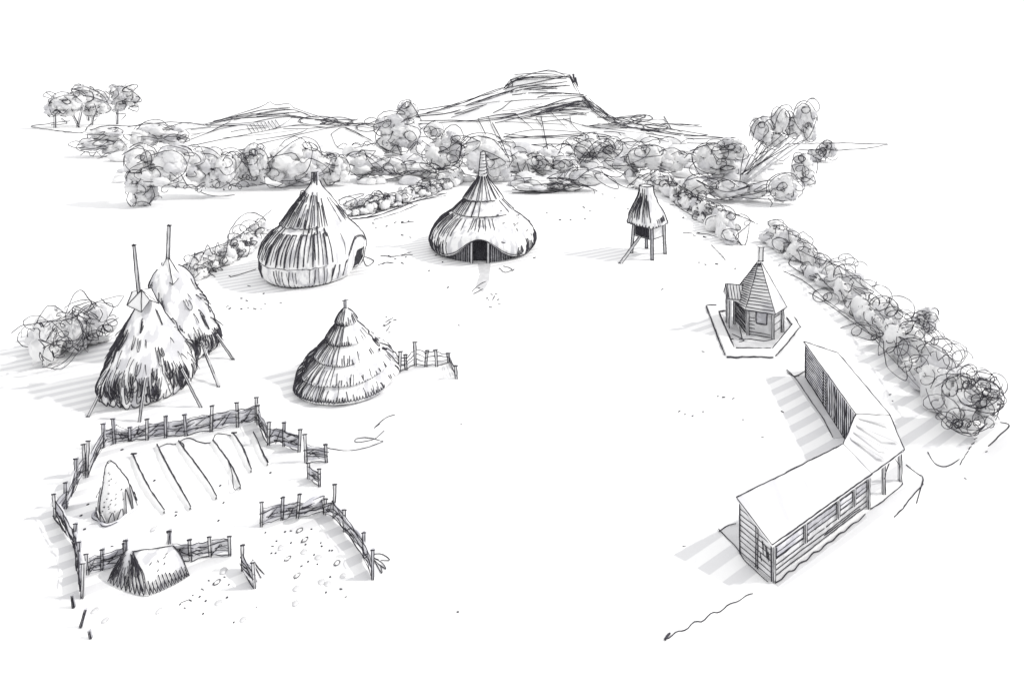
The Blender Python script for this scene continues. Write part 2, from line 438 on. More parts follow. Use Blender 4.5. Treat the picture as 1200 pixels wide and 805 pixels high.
bush('broad bush with a row of loops along its foot, right of the cloud-shaped bush', 230,
     [(238, 197, 22, 22), (262, 200, 18, 20), (250, 186, 16, 14)],
     curls=[([(232,222),(252,214),(268,220),(292,212)], 7, 5), ([(255,180),(285,184)], 5, 2)],
     lines=[[(219,195),(232,182),(248,181),(258,190),(262,205)], [(225,172),(245,174),(260,185)], [(236,226),(255,231),(275,228)]], group=BG)
bush('small upright bush with tight knots of loops, below the western hill', 222,
     [(297, 178, 11, 10), (292, 202, 11, 10), (304, 192, 13, 16), (280, 196, 12, 15)],
     curls=[([(288,182),(303,178)], 6, 3), ([(284,206),(302,210)], 5, 3), ([(260,222),(280,216),(298,218)], 4, 3)], group=BG)
bush('dome-shaped bush with a high arched top, behind the western round hut', 220,
     [(343, 188, 30, 24), (365, 192, 22, 18), (328, 200, 18, 16)],
     curls=[([(315,196),(325,204)], 6, 1.4)],
     lines=[[(310,196),(325,180),(345,165),(360,161),(372,168),(378,182)], [(372,176),(385,186),(395,182)], [(305,214),(330,220),(352,213)], [(362,166),(366,180),(360,200),(350,206)]], group=BG)
bush('pale rounded bush to the right of the arched dome bush', 217,
     [(399, 198, 13, 15), (388, 204, 12, 11)], lines=[[(392,190),(400,181),(408,190),(410,202),(400,212),(386,214)]], group=BG)
bush('long low pale bank of brush between the two thatched huts with finials', 212,
     [(428, 193, 20, 13), (458, 196, 24, 13), (490, 200, 22, 9)],
     curls=[([(416,210),(440,202),(470,204),(500,200),(522,202)], 5, 3)],
     lines=[[(417,182),(425,175),(432,186),(440,178)], [(415,205),(440,212),(470,207),(500,199),(524,200)], [(460,198),(470,206),(500,209)], [(413,216),(430,222),(446,224)]], group=BG)
bush('grey bush with a pointed crown standing highest on the skyline between the hills', 182,
     [(461, 148, 21, 17), (478, 130, 12, 11), (472, 162, 22, 15), (455, 170, 16, 10)],
     curls=[([(452,140),(466,150),(480,145)], 8, 2)],
     lines=[[(465,134),(473,122),(480,120),(487,130),(494,142)], [(447,172),(456,178),(464,170),(472,184),(480,174),(488,166),(494,172)], [(445,150),(440,160),(446,172),(464,180),(478,182)]], group=BG)
bush('knotted bush full of crossing loops, left of the tall finial of the middle round hut', 202,
     [(520, 180, 22, 19), (508, 153, 11, 11), (532, 170, 14, 18)],
     curls=[([(498,178),(520,190),(535,180)], 9, 4), ([(497,150),(515,158)], 7, 2)],
     lines=[[(495,165),(515,178),(540,166),(536,190),(518,198),(500,188),(520,176)]], group=BG)
bush('white arched bush directly behind the finial of the middle round hut', 215,
     [(566, 182, 27, 22), (585, 190, 14, 18)],
     lines=[[(538,170),(550,158),(570,156),(585,162),(592,176),(598,190)], [(545,168),(558,160),(578,164),(596,186)]], group=BG)
bush('bush with a tight eye-shaped curl, first right of the middle round hut', 208,
     [(634, 190, 16, 14), (662, 194, 16, 12), (612, 192, 18, 12)],
     curls=[([(628,194),(640,190)], 7, 2.5), ([(650,196),(668,190)], 8, 2.5), ([(585,196),(592,200)], 7, 1.6)],
     lines=[[(590,190),(603,182),(610,202),(617,192),(622,204),(634,194)], [(588,200),(610,203),(640,212),(662,210),(640,200),(610,206),(588,215)],
            [(590,210),(620,218),(650,222),(672,213)]], group=BG)
bush('log-shaped heap of brush with long parallel strokes below the crag', 195,
     [(690, 175, 22, 12), (708, 180, 18, 10), (716, 172, 12, 10)],
     curls=[([(677,190),(700,182),(715,172)], 6, 3)],
     lines=[[(672,198),(685,180),(700,165),(716,164),(722,176)], [(676,196),(692,178),(712,166),(720,180)], [(690,190),(705,178),(718,186)], [(655,180),(662,165),(672,176)]], group=BG)
bush('low spread of brush with a flat base, behind the bare ground between hut and granary', 224,
     [(625, 216, 26, 7), (660, 216, 26, 7), (690, 208, 22, 10)],
     curls=[([(596,204),(640,218),(690,208)], 5, 5)],
     lines=[[(600,222),(640,226),(670,220)], [(674,212),(690,200),(705,196),(720,202)], [(676,216),(695,222),(696,232)], [(600,226),(650,226),(672,214),(700,224)]], name='scrub', cat='scrub', group=BG)
bush('pale bush with one round loop on top, midway between crag and fan-shaped tree', 212,
     [(756, 184, 22, 14), (785, 190, 20, 14), (735, 194, 18, 10)],
     curls=[([(752,172),(760,174)], 7, 1.5)],
     lines=[[(713,194),(735,194),(750,188),(765,192),(780,200)], [(766,206),(770,196),(790,192),(805,182),(795,178),(770,190)]], group=BG)
bush('large bush of nested ovals at the left foot of the fan-shaped tree', 215,
     [(832, 184, 20, 20), (860, 176, 17, 12), (845, 196, 22, 14)],
     curls=[([(825,176),(845,190),(835,195)], 10, 3), ([(858,172),(868,176)], 9, 2)],
     lines=[[(808,178),(822,172),(842,168)], [(820,205),(812,190),(814,176),(826,168),(838,170)]], group=BG)
bush('smooth white bank of brush below the nested-oval bush', 236,
     [(816, 219, 20, 12), (850, 222, 24, 12), (882, 224, 18, 9)],
     curls=[([(836,218),(850,214),(862,218)], 8, 1.5)],
     lines=[[(803,212),(820,208),(850,210),(866,220)], [(802,220),(815,228),(840,234),(870,228)], [(866,222),(890,214),(915,210)], [(858,232),(880,228),(905,222)]], group=BG)
bush('curly bush at the right end of the belt, its curls trailing onto bare ground', 240,
     [(918, 220, 19, 15), (941, 195, 14, 14), (946, 210, 9, 9)],
     curls=[([(905,226),(918,222),(932,230)], 6, 2.6), ([(936,196),(950,204)], 6, 2)],
     lines=[[(898,226),(900,212),(915,203),(930,204),(936,214)], [(900,232),(905,238),(902,246),(912,249)], [(858,232),(885,233),(908,234)]], group=BG)
bush('small rounded bush furthest right in the belt, on the faint ground line', 190,
     [(970, 176, 12, 11), (952, 185, 10, 9)], curls=[([(955,178),(968,170),(978,176)], 6, 2)],
     lines=[[(936,176),(980,176),(1015,174),(1040,170)], [(920,169),(980,168),(1040,169)]], group=BG)

# low growth that ties the bushes into one belt
mb = MB(); UR = random.Random(5)
for i in range(330):
    x = UR.uniform(140, 905); yb = UR.uniform(178, 219)
    if x > 850: yb = UR.uniform(190, 228)
    if 690 < x < 800: yb = UR.uniform(168, 200)
    Y = depth(yb); s_ = Y/F; r = UR.uniform(6, 15); h = UR.uniform(5, 13)
    ico(mb, G(x, yb)+Vector((0, 0, h*s_*.3)), r*s_, r*s_*.8, h*s_*.7, .25, 2 if UR.random() < .35 else 0, 10, 7, floor=0)
for i in range(46):
    x = UR.uniform(150, 860); yb = UR.uniform(172, 214); L_ = UR.uniform(30, 90); Y = depth(yb)-3
    if 690 < x < 800: yb = UR.uniform(165, 196)
    am = UR.uniform(3, 10); k = UR.uniform(2, 5)
    if UR.random() < .55:
        line_at(mb, [(x+L_*j/9, yb-6-am*abs(math.sin(PI*k*j/9))+UR.uniform(-2, 2)) for j in range(10)], Y, 1.05)
    else:
        curl(mb, [(x, yb-8), (x+L_*.5, yb-8+UR.uniform(-8, 8)), (x+L_, yb-8+UR.uniform(-6, 6))], Y, am*.8, k, 1.0)
tag(mb.build('undergrowth', [LEAF, INK, GLEAF]), 'tangled low growth filling the gaps along the belt of bushes below the hills', 'undergrowth', kind='stuff')

# fan-shaped tree
def trunk_tube(mb, a, b, r0, r1, mi=0):
    p = catmull([Vector(a), (Vector(a)+Vector(b))/2+Vector((R.uniform(-.2, .2)*r0*4, 0, 0)), Vector(b)], 6)
    mb.tube(p, [r0+(r1-r0)*i/5 for i in range(6)], mi, 7)
Yt = depth(222)
t = empty('tree', G(868, 222), 'tall fan-shaped tree with spreading limbs and oval leaf lobes, right end of the belt', 'tree', BG)
mb = MB()
for e in [(893,165),(905,160),(915,158),(925,160),(935,162),(944,164)]:
    trunk_tube(mb, at(868+R.uniform(-2,6), 215, Yt), at(e[0], e[1], Yt), 1.3*Yt/F, 0.7*Yt/F)
    a = at(868+R.uniform(-2,8), 205, Yt-1.5); b = at(e[0]+R.uniform(-4,4), e[1]+R.uniform(-4,6), Yt-1.5)
    ink(mb, [a, (a+b)/2+Vector((R.uniform(-1,1),0,0)), b], 1.1)
trunk_tube(mb, G(868, 222)+Vector((0, 0, -.1)), at(868, 203, Yt), 2.2*Yt/F, 1.5*Yt/F)
ink(mb, [at(872, 180, Yt-1.5), at(869, 195, Yt-1.5), at(866, 222, Yt-1.5)], 1.2)
mb.build('trunk', [WOOD, INK], t)
mb = MB()
for p in [(892,152,13,15),(914,143,12,17),(930,150,12,13),(943,138,14,17),(905,165,14,9),(948,155,8,12)]:
    puff(mb, *p, Yt+R.uniform(-1.5, 1.5), 2)
for l in [[(878,160),(882,146),(892,137),(902,138),(908,134),(916,124),(926,124),(930,130),(940,121),(948,126),(952,140),(957,138),(950,158),(942,166)],
          [(882,165),(886,148),(896,144),(901,154),(890,166)], [(908,150),(912,134),(920,128),(926,140),(918,158)], [(884,172),(892,164),(900,176),(886,180),(888,170)]]:
    line_at(mb, l, Yt-2.5)
mb.build('crown', [LEAF, INK, GLEAF], t)

# far-left trees on a low rise
FT = 'small trees on the far-left rise'
def fartree(label, base, crown, trunks, lines):
    Y = depth(base[1]); t = empty('tree', G(*base), label, 'tree', FT)
    mb = MB()
    for p in crown: puff(mb, *p, Y+R.uniform(-1, 1), 2, 1.0)
    for l in lines: line_at(mb, l, Y-5, 1.1)
    mb.build('crown', [LEAF, INK, GLEAF], t)
    for x0, y0, x1, y1 in trunks:
        mb = MB(); a = at(x0, y0, Y); b = at(x1, y1, Y)
        mb.tube([a, b], [1.0*Y/F, 0.8*Y/F], 0, 6)
        for sx in (-1, 1):
            ink(mb, [a+Vector((sx*1.1*Y/F, -1.2*Y/F, 0)), b+Vector((sx*0.9*Y/F, -1.2*Y/F, 0))], 0.9)
        mb.build('trunk', [WOOD, INK], t)
fartree('flat-topped tree with several bare trunks, leftmost of all the trees', (72, 151), [(76,121,23,12),(66,126,14,10),(87,120,15,11),(76,130,16,7)],
        [(65,150,65,124),(95,152,79,122),(91,153,98,124)], [[(57,125),(60,118),(75,112),(88,113),(96,120)],[(58,128),(62,136),(68,130)],[(66,128),(74,134),(80,128)]])
fartree('slanting disc-shaped tree in the middle of the far-left group', (108, 149), [(109,118,22,12),(100,108,14,9),(118,125,14,9),(108,130,12,8)],
        [(108,147,112,126),(104,142,103,128)], [[(90,104),(98,102),(110,106),(122,114),(127,122)],[(92,112),(108,114),(126,121)],[(108,140),(113,130),(110,122)]])
fartree('ragged one-sided tree at the right of the far-left group', (138, 146), [(134,114,11,15),(148,111,16,11),(156,118,10,8),(140,124,10,8)],
        [(138,146,138,124)], [[(137,101),(150,104),(164,115),(163,120),(137,120),(137,134)],[(150,128),(155,124),(163,126),(160,131),(150,127)],[(137,134),(148,134),(142,141)],[(130,106),(128,116),(134,126)]])
mb = MB()
pts = [hit(37,150), hit(50,147), hit(75,146), hit(110,148), hit(105,154), hit(92,157), hit(70,154), hit(37,150)]
mb.prism([G(37,150), G(70,156), G(100,157), G(112,150), G(80,145)], [G(37,150)+Vector((3,0,.2)), G(70,156)+Vector((0,1.5,.6)), G(100,157)+Vector((-1,1.5,.6)), G(112,150)+Vector((-2,0,.5)), G(80,145)+Vector((0,-2,.4))])
for l in [[(37,149),(60,146),(82,143)], [(37,150),(60,154),(95,157),(103,150),(113,141)], [(60,148),(78,146),(72,140)]]: flat_ink(mb, l, 1.2, lift=.4)
tag(mb.build('rise', [PAPER, INK]), kind='structure')

# ------------------------------------------------------------------ hedges
def hedge(label, spine, halfw, height, curls=(), lines=(), scrib=1.0, name='hedge', w=1.05, loops=2, mat_=None):
    """bank of growth along a path of photo ground points; height and halfw in photo pixels at y=400"""
    mb = MB(); n = len(spine)
    tot = [0]
    P = [Vector((x, y, 0)) for x, y in spine]
    fl = catmull(P, 160); acc = 0.0
    for p0, p in zip(fl, fl[1:]):
        sc = (p.y-HY)/300.0; acc += (p-p0).length/(halfw*sc)*6.5
        tng = (p-p0).normalized(); nn_ = Vector((-tng.y, tng.x, 0))
        while acc > 1:
            acc -= 1
            lat = R.uniform(-.7, .7); q = p+nn_*lat*halfw*sc
            Y = depth(q.y); s_ = Y/F; r = halfw*sc*R.uniform(.34, .68)*s_; hz = height*sc*s_*R.uniform(.25, 1.0)*(1-.55*lat*lat)
            c0_ = G(q.x, q.y); c0_.z = hz*.55
            ico(mb, c0_, r, r*.9, max(r*.55, hz*.5), .34, 2 if R.random() < .30 else 0, 14, 9, floor=0.0)
            if R.random() < .19*loops:
                k_ = halfw*sc*s_*R.uniform(.25, 1.0)
                u_ = Vector((1, R.uniform(-.4, .4), R.uniform(-.5, .5))).normalized(); v_ = (Vector((0, R.uniform(0, .6), 1))-u_*u_.z).normalized()
                ell(mb, c0_+Vector((0, -r*.8, hz*.35)), u_*k_, v_*k_*R.uniform(.4, .9), R.uniform(.5, 1.5), w, .8, ecc=.22)
    for c in curls:
        n_ = int(c[2]*11)+4; fl2 = catmull([Vector((x, y, 0)) for x, y in c[0]], n_); pts = []
        lift = c[3] if len(c) > 3 else 0.6
        sd = R.uniform(0, 99)
        for i, p in enumerate(fl2):
            a = 2*PI*c[2]*i/(n_-1); kk = c[1]*(0.8+0.6*noise.noise(Vector((i*.1, sd, 1))))
            q = near_surface(p.x+kk*math.cos(a), p.y+kk*0.8*math.sin(a), spine, halfw, height)
            pts.append(q)
        ink(mb, pts, w, 0.4, n=n_)
    for side in (-1, .4, 1, -.2):
        m_ = 46; sd = R.uniform(0, 99); f0 = R.uniform(0, .25); f1 = R.uniform(.7, 1)
        qs = catmull(P, m_); qs = qs[int(f0*m_):int(f1*m_)]; pts = []
        for i, p in enumerate(qs):
            sc = (p.y-HY)/300; d_ = Vector((noise.noise(Vector((i*.45, sd, 0)))*1.1, noise.noise(Vector((i*.45, sd, 7)))*1.1, 0))*halfw*sc
            tg = (qs[min(i+1, len(qs)-1)]-qs[max(0, i-1)]).normalized(); nn_ = Vector((-tg.y, tg.x, 0))
            q = p+nn_*side*halfw*sc*.75+d_-Vector((0, height*sc*.40, 0))
            pts.append(near_surface(q.x, q.y, spine, halfw, height))
        if len(pts) > 3: ink(mb, pts, w, .8, n=len(pts)*2)
    for l in lines:
        fl2 = catmull([Vector((x, y, 0)) for x, y in l], max(4, len(l)*4))
        ink(mb, [near_surface(p.x, p.y, spine, halfw, height) for p in fl2], w+0.1, 0.8)
    o = mb.build(name, [mat_ or LEAFN, INK, GLEAF], origin=G(*spine[0]))
    return tag(o, label, 'hedge')

def near_surface(x, y, spine, halfw, height):
    """point on the sight of a photo pixel at the distance of the nearest piece of hedge"""
    best = None
    for a, b in zip(spine, spine[1:]):
        A = Vector((a[0], a[1])); B = Vector((b[0], b[1])); d = B-A
        # compare with the middle height line of the hedge
        t = max(0, min(1, ((Vector((x, y+height*0.3*(a[1]-HY)/300))-A).dot(d))/d.dot(d)))
        q = A+d*t; dist = (Vector((x, y+height*0.3*(a[1]-HY)/300))-q).length
        if best is None or dist < best[0]: best = (dist, q)
    q = best[1]; Y = depth(q.y); s = (q.y-HY)/300
    Y -= halfw*s*1.5*Y/F
    p = at(x, y, Y)
    if p.z < 0.05: p = G(x, y); p.z = 0.05
    return p

hedge('long scribbled hedge running down the right side to the dark round bush', [(898,276),(915,287),(940,305),(975,335),(1010,362),(1050,405),(1085,445),(1110,475)], 21, 36,
      curls=[([(905,265),(925,272),(945,285)], 6, 3), ([(935,285),(960,300),(985,310)], 9, 3), ([(985,300),(1010,312)], 8, 3), ([(1010,345),(1040,360),(1060,372)], 12, 4),
             ([(1040,395),(1075,420),(1090,450)], 12, 5), ([(1060,380),(1100,400),(1130,420)], 12, 5), ([(1000,385),(1040,400),(1075,440)], 11, 4),
             ([(1020,330),(1060,360),(1100,395)], 10, 4), ([(960,345),(975,350)], 10, 2.2), ([(1030,350),(1065,385),(1115,440)], 14, 5)],
      lines=[[(905,264),(930,276),(950,285)], [(918,278),(935,292),(955,302),(985,313),(1010,335),(1030,350)], [(918,318),(945,332),(975,357),(1010,382),(1045,420),(1078,455)],
             [(948,343),(972,358),(1000,378),(1035,402)], [(990,315),(1020,335),(1055,365),(1090,380),(1120,415)], [(985,385),(1010,378),(1035,390),(1020,398),(1000,392)],
             [(1070,395),(1100,410),(1133,435)], [(1035,400),(1040,430),(1062,446),(1060,425)], [(930,300),(925,310),(945,322),(975,330)], [(1000,340),(1030,365),(1048,392),(1075,400)]])
hedge('hedge bank behind the granary, sloping down to the gap before the long hedge', [(733,215),(775,222),(808,240),(835,262),(862,280)], 23, 42,
      curls=[([(770,212),(800,225),(830,240)], 6, 5), ([(815,250),(835,262),(850,268)], 9, 3), ([(835,240),(865,255),(880,262)], 7, 3)],
      lines=[[(700,195),(715,210),(738,221),(755,210),(775,198),(790,206)], [(708,205),(725,208),(738,198),(748,210)], [(735,219),(750,206)], [(740,221),(760,206)], [(744,222),(768,206)],
             [(783,203),(800,222),(830,240),(860,250),(888,263)], [(785,208),(805,228),(838,243),(880,258)], [(795,225),(790,238),(810,252),(840,262),(850,248)], [(785,240),(810,246),(845,260),(870,288)],
             [(802,226),(815,238),(838,246)], [(850,268),(872,288),(878,262)], [(870,288),(862,278),(876,265)], [(800,232),(828,243),(850,248)]])
hedge('dark strip of hedge between the western and middle round huts', [(402,250),(430,246),(460,238),(490,228),(520,219),(540,212)], 18, 30,
      curls=[([(400,235),(430,240),(455,240)], 8, 4), ([(440,238),(470,232)], 7, 2)],
      lines=[[(396,235),(410,230),(427,228),(402,240),(425,242),(470,232)], [(410,255),(440,250),(475,240),(505,232),(523,227)], [(415,252),(450,245),(490,232),(524,227)], [(430,255),(470,240),(522,230)],
             [(485,235),(495,220),(510,212),(545,207)], [(488,236),(510,228),(545,208)], [(495,222),(515,215),(520,220),(530,212)], [(438,258),(465,250),(490,240)], [(425,250),(430,235),(450,228),(468,236),(485,240)],
             [(405,258),(440,254),(480,238)], [(412,257),(446,252),(486,237)], [(418,257),(452,250),(500,230)]])
hedge('ragged hedge on the left, running up to the western round hut', [(222,326),(245,312),(268,302),(290,290),(312,272)], 17, 30,
      curls=[([(226,310),(245,320),(258,312)], 7, 3), ([(270,270),(300,262)], 8, 2.5), ([(280,292),(300,280)], 6, 4)],
      lines=[[(222,300),(245,292),(270,282),(300,262),(318,246)], [(218,322),(228,300),(240,296)], [(266,295),(270,270),(285,252),(300,250),(312,258)], [(275,298),(285,285),(290,296),(300,280),(312,268)],
             [(250,298),(262,300),(276,296)], [(280,286),(300,276),(318,268)], [(276,300),(290,284),(284,300),(298,284)], [(225,328),(240,318),(252,325)]])
hedge('tangled hedge at the left edge beside the straw stacks', [(45,420),(62,415),(85,402),(108,392),(128,385)], 22, 42,
      curls=[([(60,410),(75,400),(85,410)], 10, 3), ([(105,395),(125,385),(132,372)], 8, 4), ([(62,386),(80,376)], 6, 2)],
      lines=[[(14,390),(25,382),(50,378),(80,374),(100,362)], [(40,382),(52,362),(62,358),(74,366)], [(76,372),(85,348),(95,340),(104,350),(112,362)], [(50,428),(52,408),(70,400),(95,398),(130,380)],
             [(32,395),(33,386),(46,386),(48,398),(70,400)], [(60,432),(78,422),(98,398),(140,372)], [(88,372),(105,358),(125,350),(146,346)], [(84,365),(92,375),(100,398)], [(118,350),(134,360),(146,347)],
             [(50,430),(72,432),(90,415),(100,400)]])
# dark round bush at the end of the hedge, and a little sprout on it
bush('dark heavily scribbled round bush at the lower end of the long right hedge', 503,
     [(1132, 468, 34, 30, 0), (1118, 458, 22, 22, -.5), (1150, 462, 24, 22, .5)],
     curls=[([(1100,470),(1130,490),(1160,475)], 16, 5), ([(1110,450),(1140,455),(1165,465)], 18, 5), ([(1105,488),(1135,500),(1160,490)], 10, 6), ([(1120,440),(1150,435)], 14, 3), ([(1108,495),(1140,497)], 7, 6),
            ([(1155,438),(1165,445)], 10, 2.2), ([(1150,470),(1165,465),(1160,490)], 12, 3)],
     lines=[[(1085,455),(1095,480),(1115,502),(1140,508),(1165,495),(1172,470)], [(1090,455),(1100,440),(1125,438)], [(1110,500),(1140,510),(1170,480)], [(1098,480),(1118,496),(1145,504),(1168,486)]], loops=5, mat_=LEAFN)
bush('little sprouting bush rising from the top of the long right hedge', 398, [(1085, 374, 13, 13), (1078, 384, 12, 10)],
     curls=[([(1076,378),(1088,368),(1096,378)], 9, 3)], mat_=LEAFN)

# ------------------------------------------------------------------ thatched round things
class Lathe:
    """thatch of revolution: profile [(r,z)..] in photo pixels at the base distance, top first"""
    def __init__(s, cx, y0, prof, lean=(0, 0), lip=None, rough=0.02, squash=1.0):
        s.Y = depth(y0); s.s = s.Y/F; s.c = G(cx, y0)
        kx = math.cos(math.atan((cx-CX)/F))               # an upright round thing looks wider off the axis
        s.prof = [(r*s.s*kx, z*s.s) for r, z in prof]
        s.len = [0]
        for a, b in zip(s.prof, s.prof[1:]): s.len.append(s.len[-1]+math.hypot(b[0]-a[0], b[1]-a[1]))
        s.len = [l/s.len[-1] for l in s.len]
        s.lean = (lean[0]*s.s, lean[1]*s.s); s.lip = lip; s.rough = rough; s.zt = s.prof[0][1]
        s.seed = R.uniform(0, 99)
    def rz(s, t):
        t = max(0, min(1, t))
        for i in range(len(s.len)-1):
            if t <= s.len[i+1] or i == len(s.len)-2:
                u = (t-s.len[i])/max(1e-9, s.len[i+1]-s.len[i]); a, b = s.prof[i], s.prof[i+1]
                return a[0]+(b[0]-a[0])*u, a[1]+(b[1]-a[1])*u
    def tz(s, zpx):
        z = zpx*s.s
        for i in range(1001):
            if s.rz(i/1000)[1] <= z: return i/1000
        return 1.0
    def p(s, th, t, off=0.0):
        r, z = s.rz(t)
        r *= 1+s.rough*noise.noise(Vector((math.cos(th)*2.2+s.seed, math.sin(th)*2.2, t*5)))*2
        if s.lip: r, z = s.lip(th, t, r, z)
        k = (z/s.zt)**1.3 if z > 0 else 0
        return Vector((s.c.x+(r+off)*math.cos(th)+s.lean[0]*k, s.c.y+(r+off)*math.sin(th)+s.lean[1]*k, z+off*0.4))
    def n(s, th, t):
        e = 0.01
        a = s.p(th+e, t)-s.p(th-e, t); b = s.p(th, min(1, t+e))-s.p(th, max(0, t-e))
        return b.cross(a).normalized()*-1
    def skin(s, mb, mi=0, nu=72, nv=56):
        mb.quad_strip([[s.p(2*PI*i/nu, j/nv) for i in range(nu)] for j in range(nv+1)], mi)
        b = len(mb.v); mb.poly([s.p(2*PI*i/nu, 0) for i in range(nu)], mi)
    def stroke(s, mb, th, t0, t1, dth=0.0, w=1.1, wob=0.4, n=None):
        k = n or max(3, int(abs(t1-t0)*22)+2)
        pts = []
        for i in range(k):
            u = i/(k-1); pts.append(s.p(th+dth*u, t0+(t1-t0)*u, w*0.45*s.s))
        ink(mb, pts, w, wob, n=k)
    def ring(s, mb, t, a0, a1, w=1.1, jag=0.0, n=None, wob=0.3):
        n = n or max(4, int(abs(a1-a0)*14)); pts = []
        for i in range(n+1):
            tt = t+jag*R.uniform(-1, 1)
            pts.append(s.p(a0+(a1-a0)*i/n, min(1, tt), w*0.45*s.s))
        ink(mb, pts, w, wob, n=n+1)
    def scallop(s, mb, t, a0, a1, n, d, w=1.0):
        """row of hanging straw ends"""
        for i in range(n):
            a = a0+(a1-a0)*i/n; b = a0+(a1-a0)*(i+0.9)/n; m = (a+b)/2; dd = d*R.uniform(.6, 1.3)
            ink(mb, [s.p(a, t-dd, .5*s.s), s.p(a*.7+m*.3, t, .6*s.s), s.p(m, min(1, t+dd*.3), .6*s.s), s.p(b*.7+m*.3, t, .6*s.s), s.p(b, t-dd*.7, .5*s.s)], w, .3, n=6)
    def silhouette(s, mb, t0=0.0, t1=1.0, w=1.3, sides=(0, 1)):
        for side in sides:
            pts = []
            for i in range(41):
                t = t0+(t1-t0)*i/40; best = None
                for j in range(60):
                    th = (-1.35+2.7*j/59) if side == 0 else (PI-1.35+2.7*j/59)
                    q = s.p(th, t); px = (q.x-CAM.x)/q.y
                    if best is None or (px > best[0] if side == 0 else px < best[0]): best = (px, th)
                pts.append(s.p(best[1], t, w*.4*s.s))
            ink(mb, pts, w, 0.5, n=41, taper=False)
FRONT = -PI/2; LEFT = PI

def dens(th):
    """how closely straw lines lie: hatched close as inked shade on the western side, sparse on the sunlit eastern"""
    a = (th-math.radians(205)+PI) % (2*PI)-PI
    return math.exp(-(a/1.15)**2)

# ---- small layered hut (front)
root = empty('round_hut', G(409, 440), 'smallest round hut, thatched in shaggy steps, beside a short thin fence', 'hut', 'round thatched huts')
prof = [(2, 79), (8, 74), (13.5, 64), (11.5, 63), (19, 55), (25.5, 47), (23, 46), (33, 38.5), (39.5, 32), (37, 31), (47, 24.5), (54, 17.5), (51, 16.5), (58.5, 11), (61.5, 6), (60, 2), (54, 0)]
L = Lathe(409, 440, prof, lean=(-4, 0), rough=0.035)
mb = MB(); L.skin(mb)
tiers = [L.tz(z) for z in (64, 47, 31.5, 17, 5.5)] + [1.0]
prev = 0.0
for k, t in enumerate(tiers):
    r = L.rz(t)[0]; circ = 2*PI*r/L.s
    n = int(circ/3.2)
    for i in range(n):
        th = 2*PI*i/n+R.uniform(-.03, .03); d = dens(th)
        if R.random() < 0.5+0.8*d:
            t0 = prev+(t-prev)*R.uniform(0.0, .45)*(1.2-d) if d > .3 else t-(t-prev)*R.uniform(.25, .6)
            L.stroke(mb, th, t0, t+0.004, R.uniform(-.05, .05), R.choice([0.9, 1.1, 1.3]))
    L.scallop(mb, t, math.radians(150), math.radians(330 if k > 2 else 300), int(circ/6), .03, 1.1)
    L.ring(mb, min(1, t+.004), math.radians(170), math.radians(285), 1.1, .012)
    prev = t
L.silhouette(mb, w=1.5); L.ring(mb, .985, math.radians(150), math.radians(375), 1.5, .008)
for i in range(26):
    th = math.radians(R.uniform(170, 235)); L.stroke(mb, th, R.uniform(.55, .9), R.uniform(.9, 1.0), R.uniform(-.1, .1), 1.2)
for th, t in [(15, .35), (8, .45), (-5, .55), (10, .62)]:
    L.stroke(mb, math.radians(th), t, t+.05, 0.02, 3.0)
mb.build('thatch', [THATCH, INK], root)
mb = MB(); top = L.p(0, 0); top.x = L.c.x-4*L.s
mb.tube([Vector((top.x, L.c.y, 70*L.s)), Vector((top.x-.5*L.s, L.c.y, 89*L.s))], 1.5*L.s, 0, 8)
ink(mb, [Vector((top.x-1.4*L.s, L.c.y-1.5*L.s, 66*L.s)), Vector((top.x-1.6*L.s, L.c.y-1.5*L.s, 89*L.s))], 1.6)
ink(mb, [Vector((top.x+1.2*L.s, L.c.y-1.5*L.s, 68*L.s)), Vector((top.x+1.0*L.s, L.c.y-1.5*L.s, 89*L.s))], 1.2)
ink(mb, [Vector((top.x-4*L.s, L.c.y-1.5*L.s, 88*L.s)), Vector((top.x+4*L.s, L.c.y-1.5*L.s, 89*L.s))], 1.6)
mb.build('peak_post', [GREYW, INK], root)

# ---- western hut with side door
root = empty('round_hut', G(367, 318), 'big round hut nearest the left hedge, its doorway opening to the right', 'hut', 'round thatched huts')
prof = [(4, 106), (7, 100), (16, 90), (27, 77), (36, 65), (40, 60), (39, 59), (50, 50), (57, 42), (61, 33), (62.5, 25), (60.5, 22.5), (60, 14), (57, 6), (52, 1), (49, 0)]
def lipA(th, t, r, z):
    a = (th-math.radians(-4)+PI) % (2*PI)-PI                     # a shallow bay for the doorway, hooded above
    g = math.exp(-(a/.20)**2)
    zz = z/(depth(318)/F)
    r *= 1+0.045*math.exp(-(a/.36)**2)*ss(60, 40, zz)
    r *= 1-0.13*g*ss(33, 26, zz)
    return r, z
L = Lathe(367, 318, prof, rough=0.018, lip=lipA, lean=(3, 0))
mb = MB(); L.skin(mb, nu=96)
t1, t2 = L.tz(60), L.tz(23)
for i in range(96):
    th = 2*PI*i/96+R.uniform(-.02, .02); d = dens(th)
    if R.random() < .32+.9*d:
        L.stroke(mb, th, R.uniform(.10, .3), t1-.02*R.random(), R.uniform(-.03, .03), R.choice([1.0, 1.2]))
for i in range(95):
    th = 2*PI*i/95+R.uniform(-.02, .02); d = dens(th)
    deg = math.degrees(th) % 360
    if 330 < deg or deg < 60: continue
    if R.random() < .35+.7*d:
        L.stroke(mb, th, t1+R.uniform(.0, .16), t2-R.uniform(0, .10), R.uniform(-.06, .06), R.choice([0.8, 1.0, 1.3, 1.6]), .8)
for i in range(120):
    th = 2*PI*i/120+R.uniform(-.02, .02); deg = math.degrees(th) % 360
    if 325 < deg or deg < 70: continue
    if R.random() < .75:
        L.stroke(mb, th, t2+R.uniform(.0, .03), R.uniform(.9, 1.0), R.uniform(-.05, .05), R.choice([0.8, 1.0, 1.3, 1.6]), .7)
